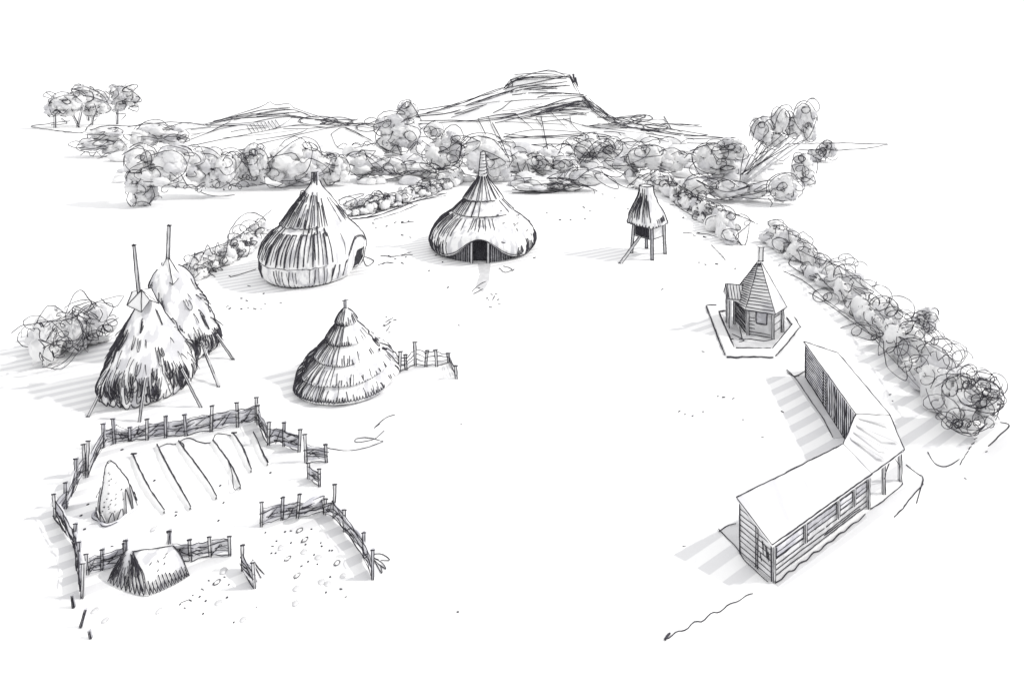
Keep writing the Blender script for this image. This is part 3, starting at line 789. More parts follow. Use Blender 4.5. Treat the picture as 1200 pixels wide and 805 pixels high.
for a in (238, 252, 262, 276, 291, 305):                            # proud bundles of straw with a shadowed side
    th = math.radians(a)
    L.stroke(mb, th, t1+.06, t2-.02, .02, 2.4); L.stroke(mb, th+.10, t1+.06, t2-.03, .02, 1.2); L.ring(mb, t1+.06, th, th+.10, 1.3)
L.ring(mb, t1, math.radians(165), math.radians(300), 1.3, .008); L.ring(mb, t2, math.radians(170), math.radians(306), 1.0, .010)
L.scallop(mb, .985, math.radians(170), math.radians(318), 34, .02, 1.2)
L.silhouette(mb, w=1.5); L.ring(mb, .99, math.radians(150), math.radians(345), 1.4, .004)
for a, t in [(276, .36), (284, .4), (296, .42), (308, .45), (262, .34)]:
    L.stroke(mb, math.radians(a), t, t+.08, .02, 2.2)
# dark smoke hole with curled straw
q = L.p(math.radians(205), .14)
for k in range(4): ell(mb, L.p(math.radians(215+k*12), .13+.015*k, .5*L.s), Vector((1, 0, 0))*3*L.s, Vector((0, 0, 1))*4*L.s, 1.2, 1.3)
for k in range(7): L.stroke(mb, math.radians(190+k*14), .12+R.uniform(-.02, .02), .2, .05, 1.4)
# hood edge and doorway curve on the right
arc = [L.p(math.radians(-32), L.tz(6), .6*L.s), L.p(math.radians(-31), L.tz(22), .6*L.s), L.p(math.radians(-25), L.tz(36), .8*L.s), L.p(math.radians(-13), L.tz(44), 1.2*L.s), L.p(math.radians(0), L.tz(42), 1.2*L.s), L.p(math.radians(8), L.tz(34), .8*L.s)]
ink(mb, arc, 1.5); ink(mb, [p+Vector((.5*L.s, 0, -1.5*L.s)) for p in arc[1:]], 1.1)
mb.build('thatch', [THATCH, INK], root)
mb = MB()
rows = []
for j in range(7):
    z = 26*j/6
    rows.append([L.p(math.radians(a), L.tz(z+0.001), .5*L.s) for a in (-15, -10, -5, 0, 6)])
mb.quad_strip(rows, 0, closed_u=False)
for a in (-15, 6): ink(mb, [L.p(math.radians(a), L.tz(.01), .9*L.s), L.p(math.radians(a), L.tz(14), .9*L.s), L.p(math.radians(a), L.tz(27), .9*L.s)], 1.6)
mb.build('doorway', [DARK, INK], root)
mb = MB()
mb.tube([L.c+Vector((3*L.s, 0, 100*L.s)), L.c+Vector((3*L.s, 0, 117*L.s))], [3.8*L.s, 3.0*L.s], 0, 8)
for dx in (-3.4, -1.5, 0.6, 3.2): ink(mb, [L.c+Vector(((3+dx)*L.s, -4.2*L.s, 99*L.s)), L.c+Vector(((3+dx*.8)*L.s, -3.4*L.s, 117*L.s))], 2.0)
ink(mb, [L.c+Vector((-1*L.s, -3.6*L.s, 116*L.s)), L.c+Vector((7*L.s, -3.6*L.s, 117*L.s))], 1.8)
mb.build('peak_bundle', [GREYW, INK], root)

# ---- middle hut with arched porch
root = empty('round_hut', G(566, 288), 'big round hut with arched dark doorway facing forward and tall wrapped finial', 'hut', 'round thatched huts')
prof = [(4, 84), (8, 76), (14, 69), (20, 61), (23, 57), (22, 56), (29, 49.5), (36, 43), (35.3, 42.5), (45, 36.5), (53, 30.5), (58.5, 23.5), (61.5, 15), (61.5, 8), (59, 2.5), (55, 1.2), (50, 3.5)]
s_ = depth(288)/F
def lipB(th, t, r, z):
    a = (th-FRONT+PI) % (2*PI)-PI
    g = math.exp(-(a/.40)**2)
    zl = 25.5*s_*g
    z2 = z
    if z < 36*s_:
        f = 1-z/(36*s_)
        z2 = z+zl*f
        r = r*(1+.02*g*f)
    return r, z2
L = Lathe(566, 288, prof, rough=0.012, lip=lipB)
mb = MB(); L.skin(mb, nu=110)
ta, tb = L.tz(57), L.tz(43); te = .925
for i in range(44):
    th = 2*PI*i/44+R.uniform(-.03, .03)
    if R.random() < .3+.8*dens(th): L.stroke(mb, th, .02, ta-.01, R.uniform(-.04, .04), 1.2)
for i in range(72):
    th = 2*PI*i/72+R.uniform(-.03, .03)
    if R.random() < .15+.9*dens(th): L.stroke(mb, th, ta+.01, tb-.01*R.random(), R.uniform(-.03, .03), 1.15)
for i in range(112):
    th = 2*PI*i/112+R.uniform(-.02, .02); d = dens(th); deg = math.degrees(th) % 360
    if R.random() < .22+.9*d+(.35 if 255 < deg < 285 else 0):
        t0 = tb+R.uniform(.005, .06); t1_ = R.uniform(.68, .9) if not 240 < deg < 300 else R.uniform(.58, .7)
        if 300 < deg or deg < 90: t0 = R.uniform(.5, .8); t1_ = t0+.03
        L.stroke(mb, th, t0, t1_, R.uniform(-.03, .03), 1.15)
for i in range(60):
    th = math.radians(R.choice([R.uniform(170, 235), R.uniform(310, 362)])); L.stroke(mb, th, R.uniform(.74, .86), R.uniform(.88, .94), R.uniform(-.03, .03), 1.2)
L.ring(mb, ta, math.radians(180), math.radians(310), 1.6, .006); L.ring(mb, ta+.01, math.radians(200), math.radians(260), 1.6, .006)
L.ring(mb, tb, math.radians(175), math.radians(320), 1.4, .003)
L.ring(mb, te, math.radians(185), math.radians(355), 1.7, .002, n=60); L.ring(mb, te-.03, math.radians(225), math.radians(318), 1.2, .002, n=40)
L.ring(mb, te+.02, math.radians(190), math.radians(230), 2.2, .01)
L.silhouette(mb, 0, .95, w=1.5)
for i in range(12):
    a = math.radians(R.uniform(290, 350)); t = R.uniform(.4, .8); L.ring(mb, t, a, a+.07, 1.2, n=3)
mb.build('thatch', [THATCH, INK], root)
mb = MB()                                                         # plank wall under the eave
def wp(a, z, r=53): return L.c+Vector((math.cos(a)*r*L.s, math.sin(a)*r*L.s, z*L.s))
door = math.radians(9)
A0 = FRONT+door; A1 = FRONT-door+2*PI; N = 70
rows = [[wp(A0+(A1-A0)*i/N, z) for i in range(N+1)] for z in (0, 9, 18, 30)]
# keep the wall inside the thatch: its head follows the lifted eave
for i in range(N+1):
    a = A0+(A1-A0)*i/N; e = (a-FRONT+PI) % (2*PI)-PI
    hgt = 6+26*math.exp(-(e/.42)**2)
    for j, k in enumerate((0, .33, .66, 1)): rows[j][i] = wp(a, hgt*k)
mb.quad_strip(rows, 0, closed_u=False)
for i in range(46):
    a = FRONT+math.radians(-50+100*i/45)
    e = (a-FRONT+PI) % (2*PI)-PI
    if abs(e) < door*1.05: continue
    hgt = 6+24*math.exp(-(e/.42)**2)
    ink(mb, [wp(a, 0.2, 53.6), wp(a, hgt*.5, 53.6), wp(a, hgt, 53.6)], 1.3 if i % 3 else 1.8, .3)
wallB = mb.build('wall', [GREYW, INK], root)
mb = MB()
for sx in (-1, 1):
    a = FRONT+sx*door
    mb.beam(wp(a, -.2, 55), wp(a, 29, 55), 2.4*L.s, 2.4*L.s)
    for dx in (-1.3, 1.3): ink(mb, [wp(a, 0, 56.6)+Vector((dx*L.s, 0, 0)), wp(a, 27, 56.6)+Vector((dx*L.s, 0, 0))], 1.3)
mb.build('door_frame', [WOOD, INK], wallB)
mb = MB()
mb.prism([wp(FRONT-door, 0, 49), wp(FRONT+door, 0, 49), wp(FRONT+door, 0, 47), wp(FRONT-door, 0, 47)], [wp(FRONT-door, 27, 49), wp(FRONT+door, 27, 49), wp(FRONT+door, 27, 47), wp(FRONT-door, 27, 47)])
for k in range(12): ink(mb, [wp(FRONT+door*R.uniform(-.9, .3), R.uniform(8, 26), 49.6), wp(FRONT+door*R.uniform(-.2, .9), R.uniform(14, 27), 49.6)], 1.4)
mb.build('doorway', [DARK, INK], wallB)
mb = MB(); sx = L.s; c = L.c
mb.tube([c+Vector((0, 0, z*sx)) for z in (76, 84, 96, 110)], [5.6*sx, 4.8*sx, 3.7*sx, 2.5*sx], 0, 10)
for k in range(9):
    z = 78+k*3.6; r = 5.4-k*.35
    ell(mb, c+Vector((0, 0, z*sx)), Vector((1, 0, .15))*r*sx, Vector((0, 1, .1*R.uniform(-1, 2)))*r*sx, 1.1, 1.2)
for d in (-1, 1): ink(mb, [c+Vector((d*5.8*sx, -1*sx, 77*sx)), c+Vector((d*4.9*sx, -1*sx, 85*sx)), c+Vector((d*2.7*sx, -1*sx, 110*sx))], 1.4)
ink(mb, [c+Vector((-3*sx, -1*sx, 109*sx)), c+Vector((0, -2*sx, 111*sx)), c+Vector((3*sx, -1*sx, 110*sx))], 1.4)
mb.build('finial', [WOOD, INK], root)
# worn threshold path and a little heap at its edge
mb = MB()
pp = [(560,309),(575,309),(574,318),(573,330),(566,342),(557,337),(562,322)]
mb.prism([G(x, y)+Vector((0, 0, -.1)) for x, y in reversed(pp)], [G(x, y)+Vector((0, 0, .02)) for x, y in reversed(pp)])
tag(mb.build('path', [EARTH]), kind='structure')

# ------------------------------------------------------------------ straw stacks
def stack(label, cx, y0, prof, lean, pole, cap, seed, wild):
    root = empty('straw_stack', G(cx, y0), label, 'haystack', 'straw stacks on poles')
    L = Lathe(cx, y0, prof, lean=lean, rough=0.07)
    mb = MB(); L.skin(mb)
    Rr = random.Random(seed)
    n_ok = 0
    for i in range(wild*6):
        if n_ok > wild*.34: break
        deg = Rr.uniform(120, 395); th = math.radians(deg); t0 = Rr.uniform(.12, .82)
        left = math.exp(-((deg-195)/34)**2)  # straw locks crowd the left, inked in as its shade
        keep = max(left, .9*ss(.55, .72, t0)*(1 if deg < 330 else .8), .06)
        if Rr.random() > keep: continue
        n_ok += 1
        l = Rr.uniform(.09, .2); t1 = min(1, t0+l); w = Rr.choice([0.9, 1.1, 1.3])
        rr = max(.3, L.rz(t1)[0]/L.s/40); k = Rr.uniform(.03, .075)/rr; dth = Rr.uniform(-.06, .06)
        pts = [L.p(th-k, t0, .5*L.s), L.p(th-k*.9+dth*.5, t0+l*.5, .9*L.s), L.p(th-k*.5+dth, t0+l*.88, 1.1*L.s), L.p(th+dth, t1, 1.1*L.s), L.p(th+k*.6+dth, t0+l*.85, 1.0*L.s), L.p(th+k+dth*.5, t0+l*.5, .8*L.s)]
        if Rr.random() < .6: pts.append(L.p(th+k*.8, t0+l*.12, .6*L.s))
        ink(mb, pts, w, .5, n=14)
        if Rr.random() < .5: L.stroke(mb, th+dth*.5, t0+l*.2, t0+l*.8, dth*.5, w)
    for i in range(34):
        th = math.radians(Rr.uniform(165, 375)); L.stroke(mb, th, Rr.uniform(.78, .86), Rr.uniform(.93, 1.0), Rr.uniform(-.06, .06), Rr.choice([1.0, 1.3, 1.8]))
    for i in range(46):                                              # straw ends that stand off the outline
        th = math.radians(Rr.choice([Rr.uniform(150, 215), Rr.uniform(150, 390), Rr.uniform(-30, 30)])); t0 = Rr.uniform(.3, .95)
        a_ = L.p(th, t0, .3*L.s); b_ = L.p(th+Rr.uniform(-.05, .05), min(1, t0+Rr.uniform(.05, .10)), Rr.uniform(2.5, 5.5)*L.s); b_.z -= 1.5*L.s
        b_.z = max(b_.z, .02)
        ink(mb, [a_, a_.lerp(b_, .5)+Vector((0, 0, .6*L.s)), b_], Rr.choice([.9, 1.1, 1.4]))
    L.silhouette(mb, .04, 1.0, 1.3)
    L.scallop(mb, .98, math.radians(170), math.radians(370), 16, .05, 1.3)
    o = mb.build('straw', [STRAW, INK], root)
    s = L.s
    mb = MB()
    a = at(pole[2], pole[3], L.Y); b = at(pole[0], pole[1], L.Y)
    mb.tube([a, b], [2.0*s, 1.7*s], 0, 8)
    for dx in (-1.7, 1.7): ink(mb, [a+Vector((dx*s, -1.6*s, 0)), b+Vector((dx*s, -1.6*s, 0))], 1.5)
    ink(mb, [b+Vector((-2*s, -1.5*s, 0)), b+Vector((3*s, -1.5*s, .4*s))], 2.2)
    ink(mb, [b+Vector((-1*s, -1.5*s, 1*s)), b+Vector((1*s, -1.5*s, -1*s))], 2.6)
    mb.build('pole', [WOOD, INK], root)
    # folded cloth cap over the top
    mb = MB(); apex = at(cap[0][0], cap[0][1], L.Y)
    rim = [at(x, y, L.Y+dy*s) for x, y, dy in cap[1:]]
    n = len(rim)
    b0 = len(mb.v); mb.v.append(apex); mb.v.extend(rim)
    for k in range(n):
        mb.f.append((b0, b0+1+k, b0+1+(k+1) % n)); mb.m.append(0); mb.sm.append(False)
        ink(mb, [rim[k]+Vector((0, -.5*s, .3*s)), rim[(k+1) % n]+Vector((0, -.5*s, .3*s))], 1.3)
        if cap[1+k][2] < 0: ink(mb, [apex+Vector((0, -.5*s, .4*s)), rim[k]+Vector((0, -.6*s, .4*s))], 1.2)
    mb.build('cap', [PAPER, INK], root)
    return L
L2 = stack('rear straw stack, partly hidden, with taller pole and folded cap', 216, 410,
      [(8, 100), (17, 92), (24, 80), (28, 66), (32, 52), (38, 38), (44, 24), (46, 12), (44, 4), (40, 0)], (-20, 0),
      (199, 264, 197, 318), [(197, 300), (186, 322, -9), (203, 334, -16), (212, 324, -4), (209, 310, 10), (190, 308, 12)], 5, 420)
L1 = stack('bulkier front straw stack with pole and square cap, close to garden fence', 178, 452,
      [(7, 104), (14, 95), (20, 84), (29, 70), (39, 56), (47, 43), (53, 30), (56, 17), (55, 7), (50, 0)], (-6, 0),
      (158, 287, 164, 346), [(166, 340), (149, 358, -8), (166, 366, -20), (176, 352, -22), (187, 356, -9), (178, 338, 10), (155, 342, 10)], 9, 620)
def prop(label, top, bot, Yt):
    a = at(*top, Yt); b = G(*bot); s = b.y/F; mb = MB()
    mb.tube([a, b], [1.1*s, 1.7*s], 0, 7)
    for d in (-1.5, 1.5): ink(mb, [a+Vector((d*.7*s, -1.0*s, 0)), b+Vector((d*s, -1.2*s, .2*s))], 1.2)
    ink(mb, [b+Vector((-2*s, -1*s, .8*s)), b+Vector((2*s, -1*s, .6*s))], 1.7)
    return tag(mb.build('prop_pole', [WOOD, INK], origin=b), label, 'pole', 'poles propping the straw stacks')
prop('prop pole splayed furthest left from the front straw stack', (131,434), (104,488), L1.Y-1.5)
prop('prop pole leaning on the front face of the front straw stack', (171,442), (164,494), L1.Y-3.6)
prop('short prop pole at the right foot of the front straw stack', (213,432), (236,477), L1.Y-2.3)
prop('prop pole in front of the rear straw stack, right of the front stack', (236,400), (257,453), L2.Y-3.0)
prop('prop pole splayed furthest right from the rear straw stack', (254,392), (274,421), L2.Y-1.0)

# ------------------------------------------------------------------ granary on legs
c0 = G(760, 297); s = c0.y/F
root = empty('granary', c0, 'small thatched granary on stilt legs with dark side opening, before the back hedge', 'granary')
ang = math.radians(40)
ux = Vector((math.cos(ang), math.sin(ang), 0)); uy = Vector((-math.sin(ang), math.cos(ang), 0))
ZZ0 = Vector((0, 0, 1))
def gp(a, b, z): return c0+ux*a*s+uy*b*s+Vector((0, 0, z*s))
hw = 12.0
mb = MB()
mb.prism([gp(-hw, -hw, 21), gp(hw, -hw, 21), gp(hw, hw, 21), gp(-hw, hw, 21)], [gp(-hw, -hw, 50), gp(hw, -hw, 50), gp(hw, hw, 50), gp(-hw, hw, 50)])
for a, b in [((-hw, -hw), (hw, -hw)), ((-hw, -hw), (-hw, hw))]:
    ink(mb, [gp(a[0]-.5, a[1]-.5, 21), gp(b[0], b[1], 21)], 1.3)
mb.build('body', [ROOF, INK], root)
for a, b, dk in [(-hw, -hw, 1), (hw, -hw, 0), (-hw, hw, 0), (hw, hw, 1)]:
    mb = MB(); f = {(-hw, -hw): (1.22, -2), (hw, -hw): (1.05, 3), (-hw, hw): (1.2, 1), (hw, hw): (1.0, 2)}[(a, b)]
    foot = gp(a*f[0], b*f[0], 0)+ux*f[1]*.4*s; foot.z = -.3
    head = gp(a, b, 40)
    mb.beam(foot, head, 2.9*s, 2.9*s)
    for d in (-1.5, 1.5): ink(mb, [foot+Vector((d*s, -1.8*s, .3)), foot.lerp(head, .5)+Vector((d*s, -1.8*s, 0)), head+Vector((d*s, -1.8*s, 0))], 1.3)
    ink(mb, [foot+ZZ0*.35+Vector((-1.8*s, -1.8*s, 0)), foot+ZZ0*.35+Vector((1.8*s, -1.8*s, 0))], 1.4)
    mb.build('leg', [GREYW if dk else WOOD, INK], root)
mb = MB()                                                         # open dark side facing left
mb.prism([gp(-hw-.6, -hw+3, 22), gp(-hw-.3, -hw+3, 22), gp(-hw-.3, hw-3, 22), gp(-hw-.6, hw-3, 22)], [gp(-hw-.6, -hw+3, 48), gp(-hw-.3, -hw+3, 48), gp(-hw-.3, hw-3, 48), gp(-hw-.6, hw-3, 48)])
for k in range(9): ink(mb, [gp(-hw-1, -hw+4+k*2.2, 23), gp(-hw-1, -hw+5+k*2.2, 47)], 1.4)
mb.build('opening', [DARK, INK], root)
mb = MB(); a = gp(-hw-1, 3, 21); b = G(727, 309)
mb.beam(a, b, 3.4*s, 1.2*s)
for d in (-1.9, 1.9): ink(mb, [a+Vector((d*s, -.6*s, .5*s)), b+Vector((d*s, -.6*s, .7*s))], 1.3)
ink(mb, [b+Vector((-2.5*s, 0, .6*s)), b+Vector((2.5*s, 0, .6*s))], 1.8)
mb.build('ramp', [WOOD, INK], root)
def sq(th):
    a = th-ang; m = max(abs(math.cos(a)), abs(math.sin(a))); return (1/m)**.62
def lipD(th, t, r, z): return r*sq(th), z
L = Lathe(760, 297, [(6.2, 79), (6.6, 74), (8, 67), (11, 59), (15, 51), (18.5, 43), (20, 37), (19, 35), (12, 41)], lip=lipD, rough=.09, lean=(-3, 0))
mb = MB(); L.skin(mb); L.silhouette(mb, 0, .86, 1.5)
for i in range(54):
    th = 2*PI*i/54+R.uniform(-.04, .04); deg = math.degrees(th) % 360
    if 150 < deg < 262: L.stroke(mb, th, R.uniform(.02, .3), R.uniform(.6, .82), R.uniform(-.05, .05), R.choice([1.0, 1.3, 1.8]))
    elif R.random() < .2: L.stroke(mb, th, .6, .7, 0, 1.1)
L.scallop(mb, .83, math.radians(165), math.radians(300), 13, .05, 1.3)
for k in range(8): L.stroke(mb, math.radians(286+k*7), .66-.006*k, .74, 0, 1.2)
L.ring(mb, .0, 0, 2*PI, 1.5); L.ring(mb, .85, math.radians(225), math.radians(365), 1.5); L.ring(mb, .86, math.radians(160), math.radians(230), 1.5, .01)
mb.build('thatch', [THATCH, INK], root)

# ------------------------------------------------------------------ six-sided shrine
c0 = G(888, 384); s = c0.y/F
root = empty('shrine', c0, 'six-sided timber hut with steep boarded roof and porch, inside a low bank', 'hut')
HROT = -22
def hx(k, r, z): a = math.radians(-120+HROT+60*k); return c0+Vector((math.cos(a)*r*s*.9, math.sin(a)*r*s*.9, z*s))
mb = MB()
mb.prism([hx(k, 27, -.3) for k in range(6)], [hx(k, 27, 32) for k in range(6)])
wallE = mb.build('wall', [WOOD, INK], root)
for k in range(6):                                                # boards and corner posts
    mb = MB(); mb.beam(hx(k, 28, -.2), hx(k, 28, 31), 2.2*s, 2.2*s)
    for d in (-1.2, 1.2): ink(mb, [hx(k, 28, 0)+Vector((d*s, -1.4*s, 0)), hx(k, 28, 30)+Vector((d*s, -1.4*s, 0))], 1.2)
    mb.build('post', [WOOD, INK], root)
mb = MB()
def onface(k, u, z, off=.5):
    p = hx(k, 27, z).lerp(hx(k+1, 27, z), u); a = math.radians(-90+HROT+60*k)
    return p+Vector((math.cos(a), math.sin(a), 0))*off*s
for z in (1, 4, 8, 12, 16, 20):
    ink(mb, [onface(0, .06, z), onface(0, .94 if z < 8 else .3, z)], 1.1)
for k in range(16):
    z = k*2; ink(mb, [onface(5, .05, z+5), onface(5, .95, z-1 if z > 1 else 0)], 1.5)
for z in (6, 14, 22): ink(mb, [onface(1, .08, z), onface(1, .9, z)], .9)
mb.build('boarding', [WOOD, INK], wallE)
mb = MB()
mb.prism([onface(0, .36, 15, .3), onface(0, .78, 15, .3), onface(0, .78, 15, .9), onface(0, .36, 15, .9)], [onface(0, .34, 29, .3), onface(0, .80, 29, .3), onface(0, .80, 29, .9), onface(0, .34, 29, .9)])
for a, b in [((.34, 29), (.36, 15)), ((.36, 15), (.78, 15)), ((.78, 15), (.80, 29))]:
    ink(mb, [onface(0, a[0], a[1], 1.2), onface(0, b[0], b[1], 1.2)], 1.8)
mb.build('window', [GREYW, INK], wallE)
mb = MB()
apex = c0+Vector((2*s, 0, 80*s)); rim = [hx(k, 33, 29.5) for k in range(6)]; inn = [hx(k, 6, 33) for k in range(6)]
b0 = len(mb.v); mb.v.append(apex); mb.v.extend(rim); mb.v.extend(inn)
for k in range(6):
    l = (k+1) % 6
    mb.f.append((b0, b0+1+k, b0+1+l)); mb.f.append((b0+1+k, b0+7+k, b0+7+l, b0+1+l)); mb.m += [0, 0]; mb.sm += [False, False]
def rf(k, u, v, off=.5):
    a = math.radians(-90+HROT+60*k)
    return apex.lerp(rim[k % 6].lerp(rim[(k+1) % 6], u), v)+Vector((math.cos(a)*.85, math.sin(a)*.85, .4))*off*s
for k in (5, 0, 1, 2, 4):
    ink(mb, [rf(k, 0, .03, .4), rf(k, 0, .5, .4), rf(k, 0, 1, .4)], 1.3, .4)
for v in [.14+.062*i for i in range(14)]:
    ink(mb, [rf(0, .02, v), rf(0, .5, v+R.uniform(-.006, .006)), rf(0, .98, v+R.uniform(-.01, .01))], 1.25)
for v in [.12+.045*i for i in range(20)]:
    ink(mb, [rf(5, .05, v+.035), rf(5, .97, v-.02)], 1.6)
for k in (5, 0, 1): ink(mb, [rim[k]+Vector((0, -.6*s, 0)), rim[(k+1) % 6]+Vector((0, -.6*s, 0))], 1.6)
for v in (.3, .5, .7, .9):
    for k in (2, 3, 4): ink(mb, [rf(k, .1, v), rf(k, .9, v)], 1.0)
ink(mb, [rf(0, .0, .1), rf(0, 1, .1)], 3.0)
roofE = mb.build('roof', [ROOF, INK], root)
mb = MB()
mb.beam(apex+Vector((0, 0, -4*s)), apex+Vector((1*s, 0, 15*s)), 4.6*s, 4.6*s)
for d in (-2.4, 2.4): ink(mb, [apex+Vector((d*s, -2.6*s, -2*s)), apex+Vector(((d+1)*s, -2.6*s, 15*s))], 1.4)
for z in (-1, 15): ink(mb, [apex+Vector((-3.5*s, -2.6*s, z*s)), apex+Vector((4.5*s, -2.6*s, z*s))], 1.4)
mb.build('finial', [PAPER, INK], roofE)
# porch on the left, with its own little gable
mb = MB()
d = Vector((math.cos(math.radians(170)), math.sin(math.radians(170)), 0)); n_ = Vector((-d.y, d.x, 0))
def pp_(o, w_, z): return c0+d*o*s+n_*w_*s+Vector((0, 0, z*s))
for w_ in (-7, 7): 
    mb.beam(pp_(32, w_, -.2), pp_(32, w_, 34), 2.2*s, 2.2*s)
    ink(mb, [pp_(33.2, w_-1, 0), pp_(33.2, w_-1, 34)], 1.3)
    ink(mb, [pp_(33.2, w_+1, 0), pp_(33.2, w_+1, 34)], 1.3)
mb.build('porch_frame', [WOOD, INK], root)
mb = MB()
mb.prism([pp_(12, -9, 33), pp_(35, -9, 33), pp_(35, 0, 47), pp_(12, 0, 47)], [pp_(12, -9, 34.5), pp_(35, -9, 34.5), pp_(35, 0, 48.5), pp_(12, 0, 48.5)])
mb.prism([pp_(12, .05, 47), pp_(35, .05, 47), pp_(35, 9, 33), pp_(12, 9, 33)], [pp_(12, .05, 48.5), pp_(35, .05, 48.5), pp_(35, 9, 34.5), pp_(12, 9, 34.5)])
for k in range(7):
    o = 14+k*3.3; ink(mb, [pp_(o, -.5, 49), pp_(o, 9, 35)], 1.2)
ink(mb, [pp_(12, 0, 49), pp_(35, 0, 49)], 1.3); ink(mb, [pp_(35.3, 0, 49), pp_(35.3, 9.3, 34.5)], 1.3); ink(mb, [pp_(35.3, 0, 49), pp_(35.3, -9.3, 34.5)], 1.3); ink(mb, [pp_(12, 9.3, 34.8), pp_(35, 9.3, 34.8)], 1.3)
mb.build('porch_roof', [ROOF, INK], root)
# low bank round the shrine
def bank(label, outer, inner):
    mb = MB(); n = len(outer)
    for (a, b), (c, e) in zip(zip(outer, outer[1:]), zip(inner, inner[1:])):
        A, B, Ci, D = G(*a), G(*b), G(*c), G(*e)
        hgt = Vector((0, 0, .16)); lo = Vector((0, 0, -.05))
        mb.prism([A+lo, B+lo, D+lo, Ci+lo], [A.lerp(Ci, .15)+hgt, B.lerp(D, .15)+hgt, D.lerp(B, .15)+hgt, Ci.lerp(A, .15)+hgt])
    for pth in (outer, inner):
        for a, b in zip(pth, pth[1:]):
            k = max(3, int(math.hypot(b[0]-a[0], b[1]-a[1])/5)); A, B = Vector(a), Vector(b)
            q = [A.lerp(B, .03+.94*i/k)+Vector((0, R.uniform(-1, 1)*.8)) for i in range(k+1)]
            flat_ink(mb, [(p.x, p.y) for p in q], R.choice([1.6, 2.0]), .5, lift=.03)
    return tag(mb.build('earth_bank', [PAPER, INK], origin=G(*outer[2])), label, 'bank')
bank('low earth bank ringing the six-sided tower hut on three sides', [(840,359),(827,359),(850,419),(908,420),(938,384),(930,371)], [(850,365),(842,366),(861,409),(905,409),(928,381),(921,373)])
mb = MB()
pp = [(846,368),(862,407),(904,407),(926,381),(915,372),(905,398),(872,400),(862,378)]
mb.prism([G(x, y)+Vector((0, 0, -.1)) for x, y in reversed(pp)], [G(x, y)+Vector((0, 0, .012)) for x, y in reversed(pp)])
for l in [[(860,374),(866,382),(870,398)], [(866,398),(880,398),(895,400),(906,398)], [(858,392),(872,399),(866,401)]]: flat_ink(mb, l, 1.3)
tag(mb.build('yard', [EARTH, INK]), kind='structure')

# ------------------------------------------------------------------ bent long house
def up(px, h):                         # roof pixel at height h -> ground point below it
    p = G(px[0], px[1], h); return Vector((p.x, p.y, 0))
HI, LO = 2.75, 1.77
inner = [up((942,402), HI), up((1003,487), HI), up((988,522), HI), up((863,585), HI)]
outer = [up((982,415), LO), up((1043,488), LO), up((1060,529), LO), up((1022,557), LO), up((905,641), LO)]
Fi, Hi, Bi, Ai = inner; Go, Eo, Io, Co, Do = outer
root = empty('long_house', (Do+Ai)/2, 'long low bent timber building with a plain white roof in three sections, lower right', 'building')
ZZ = Vector((0, 0, 1))
def inset(p, q, k=.12): return p+(q-p).normalized()*k
# roof panels
def panel(pts, lines, name='roof_panel', streaks=()):
    mb = MB()
    mb.prism([p+ZZ*(z-.02) for p, z in pts], [p+ZZ*(z+.10) for p, z in pts])
    for a, b, w in lines: ink(mb, [a[0]+ZZ*(a[1]+.11), (a[0]+b[0])/2+ZZ*((a[1]+b[1])/2+.11), b[0]+ZZ*(b[1]+.11)], w, .5)
    for (a0, a1), (b0, b1), wd_ in streaks:
        t_ = (b1-b0); sd = Vector((-t_.y, t_.x, 0)).normalized()*wd_/2; sd.z = 0
        q0, q1 = b0, b1
        lo_ = [q0-sd+ZZ*.101, q0+sd+ZZ*.101, q1+sd+ZZ*.101, q1-sd+ZZ*.101]
        mb.prism(lo_, [p+ZZ*.006 for p in lo_], 2)
    return mb.build(name, [ROOF, INK, STREAK], root)
def order(pts):
    # counter-clockwise seen from above
    a = sum(p[0].x*q[0].y-q[0].x*p[0].y for p, q in zip(pts, pts[1:]+pts[:1]))
    return pts if a > 0 else pts[::-1]
panel(order([(Fi, HI), (Go, LO), (Eo, LO), (Hi, HI)]), [((Fi, HI), (Go, LO), 1.6), ((Go, LO), (Eo, LO), 1.6), ((Fi, HI), (Hi, HI), 1.6), ((Hi, HI), (Eo, LO), 1.0)])
panel(order([(Hi, HI), (Eo, LO), (Io, LO), (Co, LO), (Bi, HI)]), [((Eo, LO), (Io, LO), 1.6), ((Io, LO), (Co, LO), 1.6), ((Hi, HI), (Bi, HI), 1.6)],
      streaks=[((0, 0), ((Hi+ZZ*HI).lerp(Bi+ZZ*HI, f0).lerp((Eo+ZZ*LO).lerp(Io+ZZ*LO, f1) if f1 <= 1 else (Io+ZZ*LO).lerp(Co+ZZ*LO, f1-1), .10), (Hi+ZZ*HI).lerp(Bi+ZZ*HI, f0).lerp((Eo+ZZ*LO).lerp(Io+ZZ*LO, f1) if f1 <= 1 else (Io+ZZ*LO).lerp(Co+ZZ*LO, f1-1), L_)), w_) for f0, f1, L_, w_ in ((.12, .35, .85, .16), (.34, .85, .9, .2), (.55, 1.2, .8, .15), (.75, 1.5, .88, .2))])
panel(order([(Ai, HI), (Bi, HI), (Co, LO), (Do, LO)]), [((Ai, HI), (Bi, HI), 1.7), ((Co, LO), (Do, LO), 1.8), ((Ai, HI), (Do, LO), 1.7), ((Bi, HI), (Co, LO), .9)])
def wall_part(a, b, za, zb, name, m, k=.10):
    mb = MB(); mb.wall(a, b, -.05, za-.04, -.05, zb-.04, .12)
    return mb
def nrm(a, b, sgn):
    d = (b-a).normalized(); return Vector((-d.y, d.x, 0))*sgn
def shift(p, q): return p
cen = (Do+Ai+Bi+Co)/4
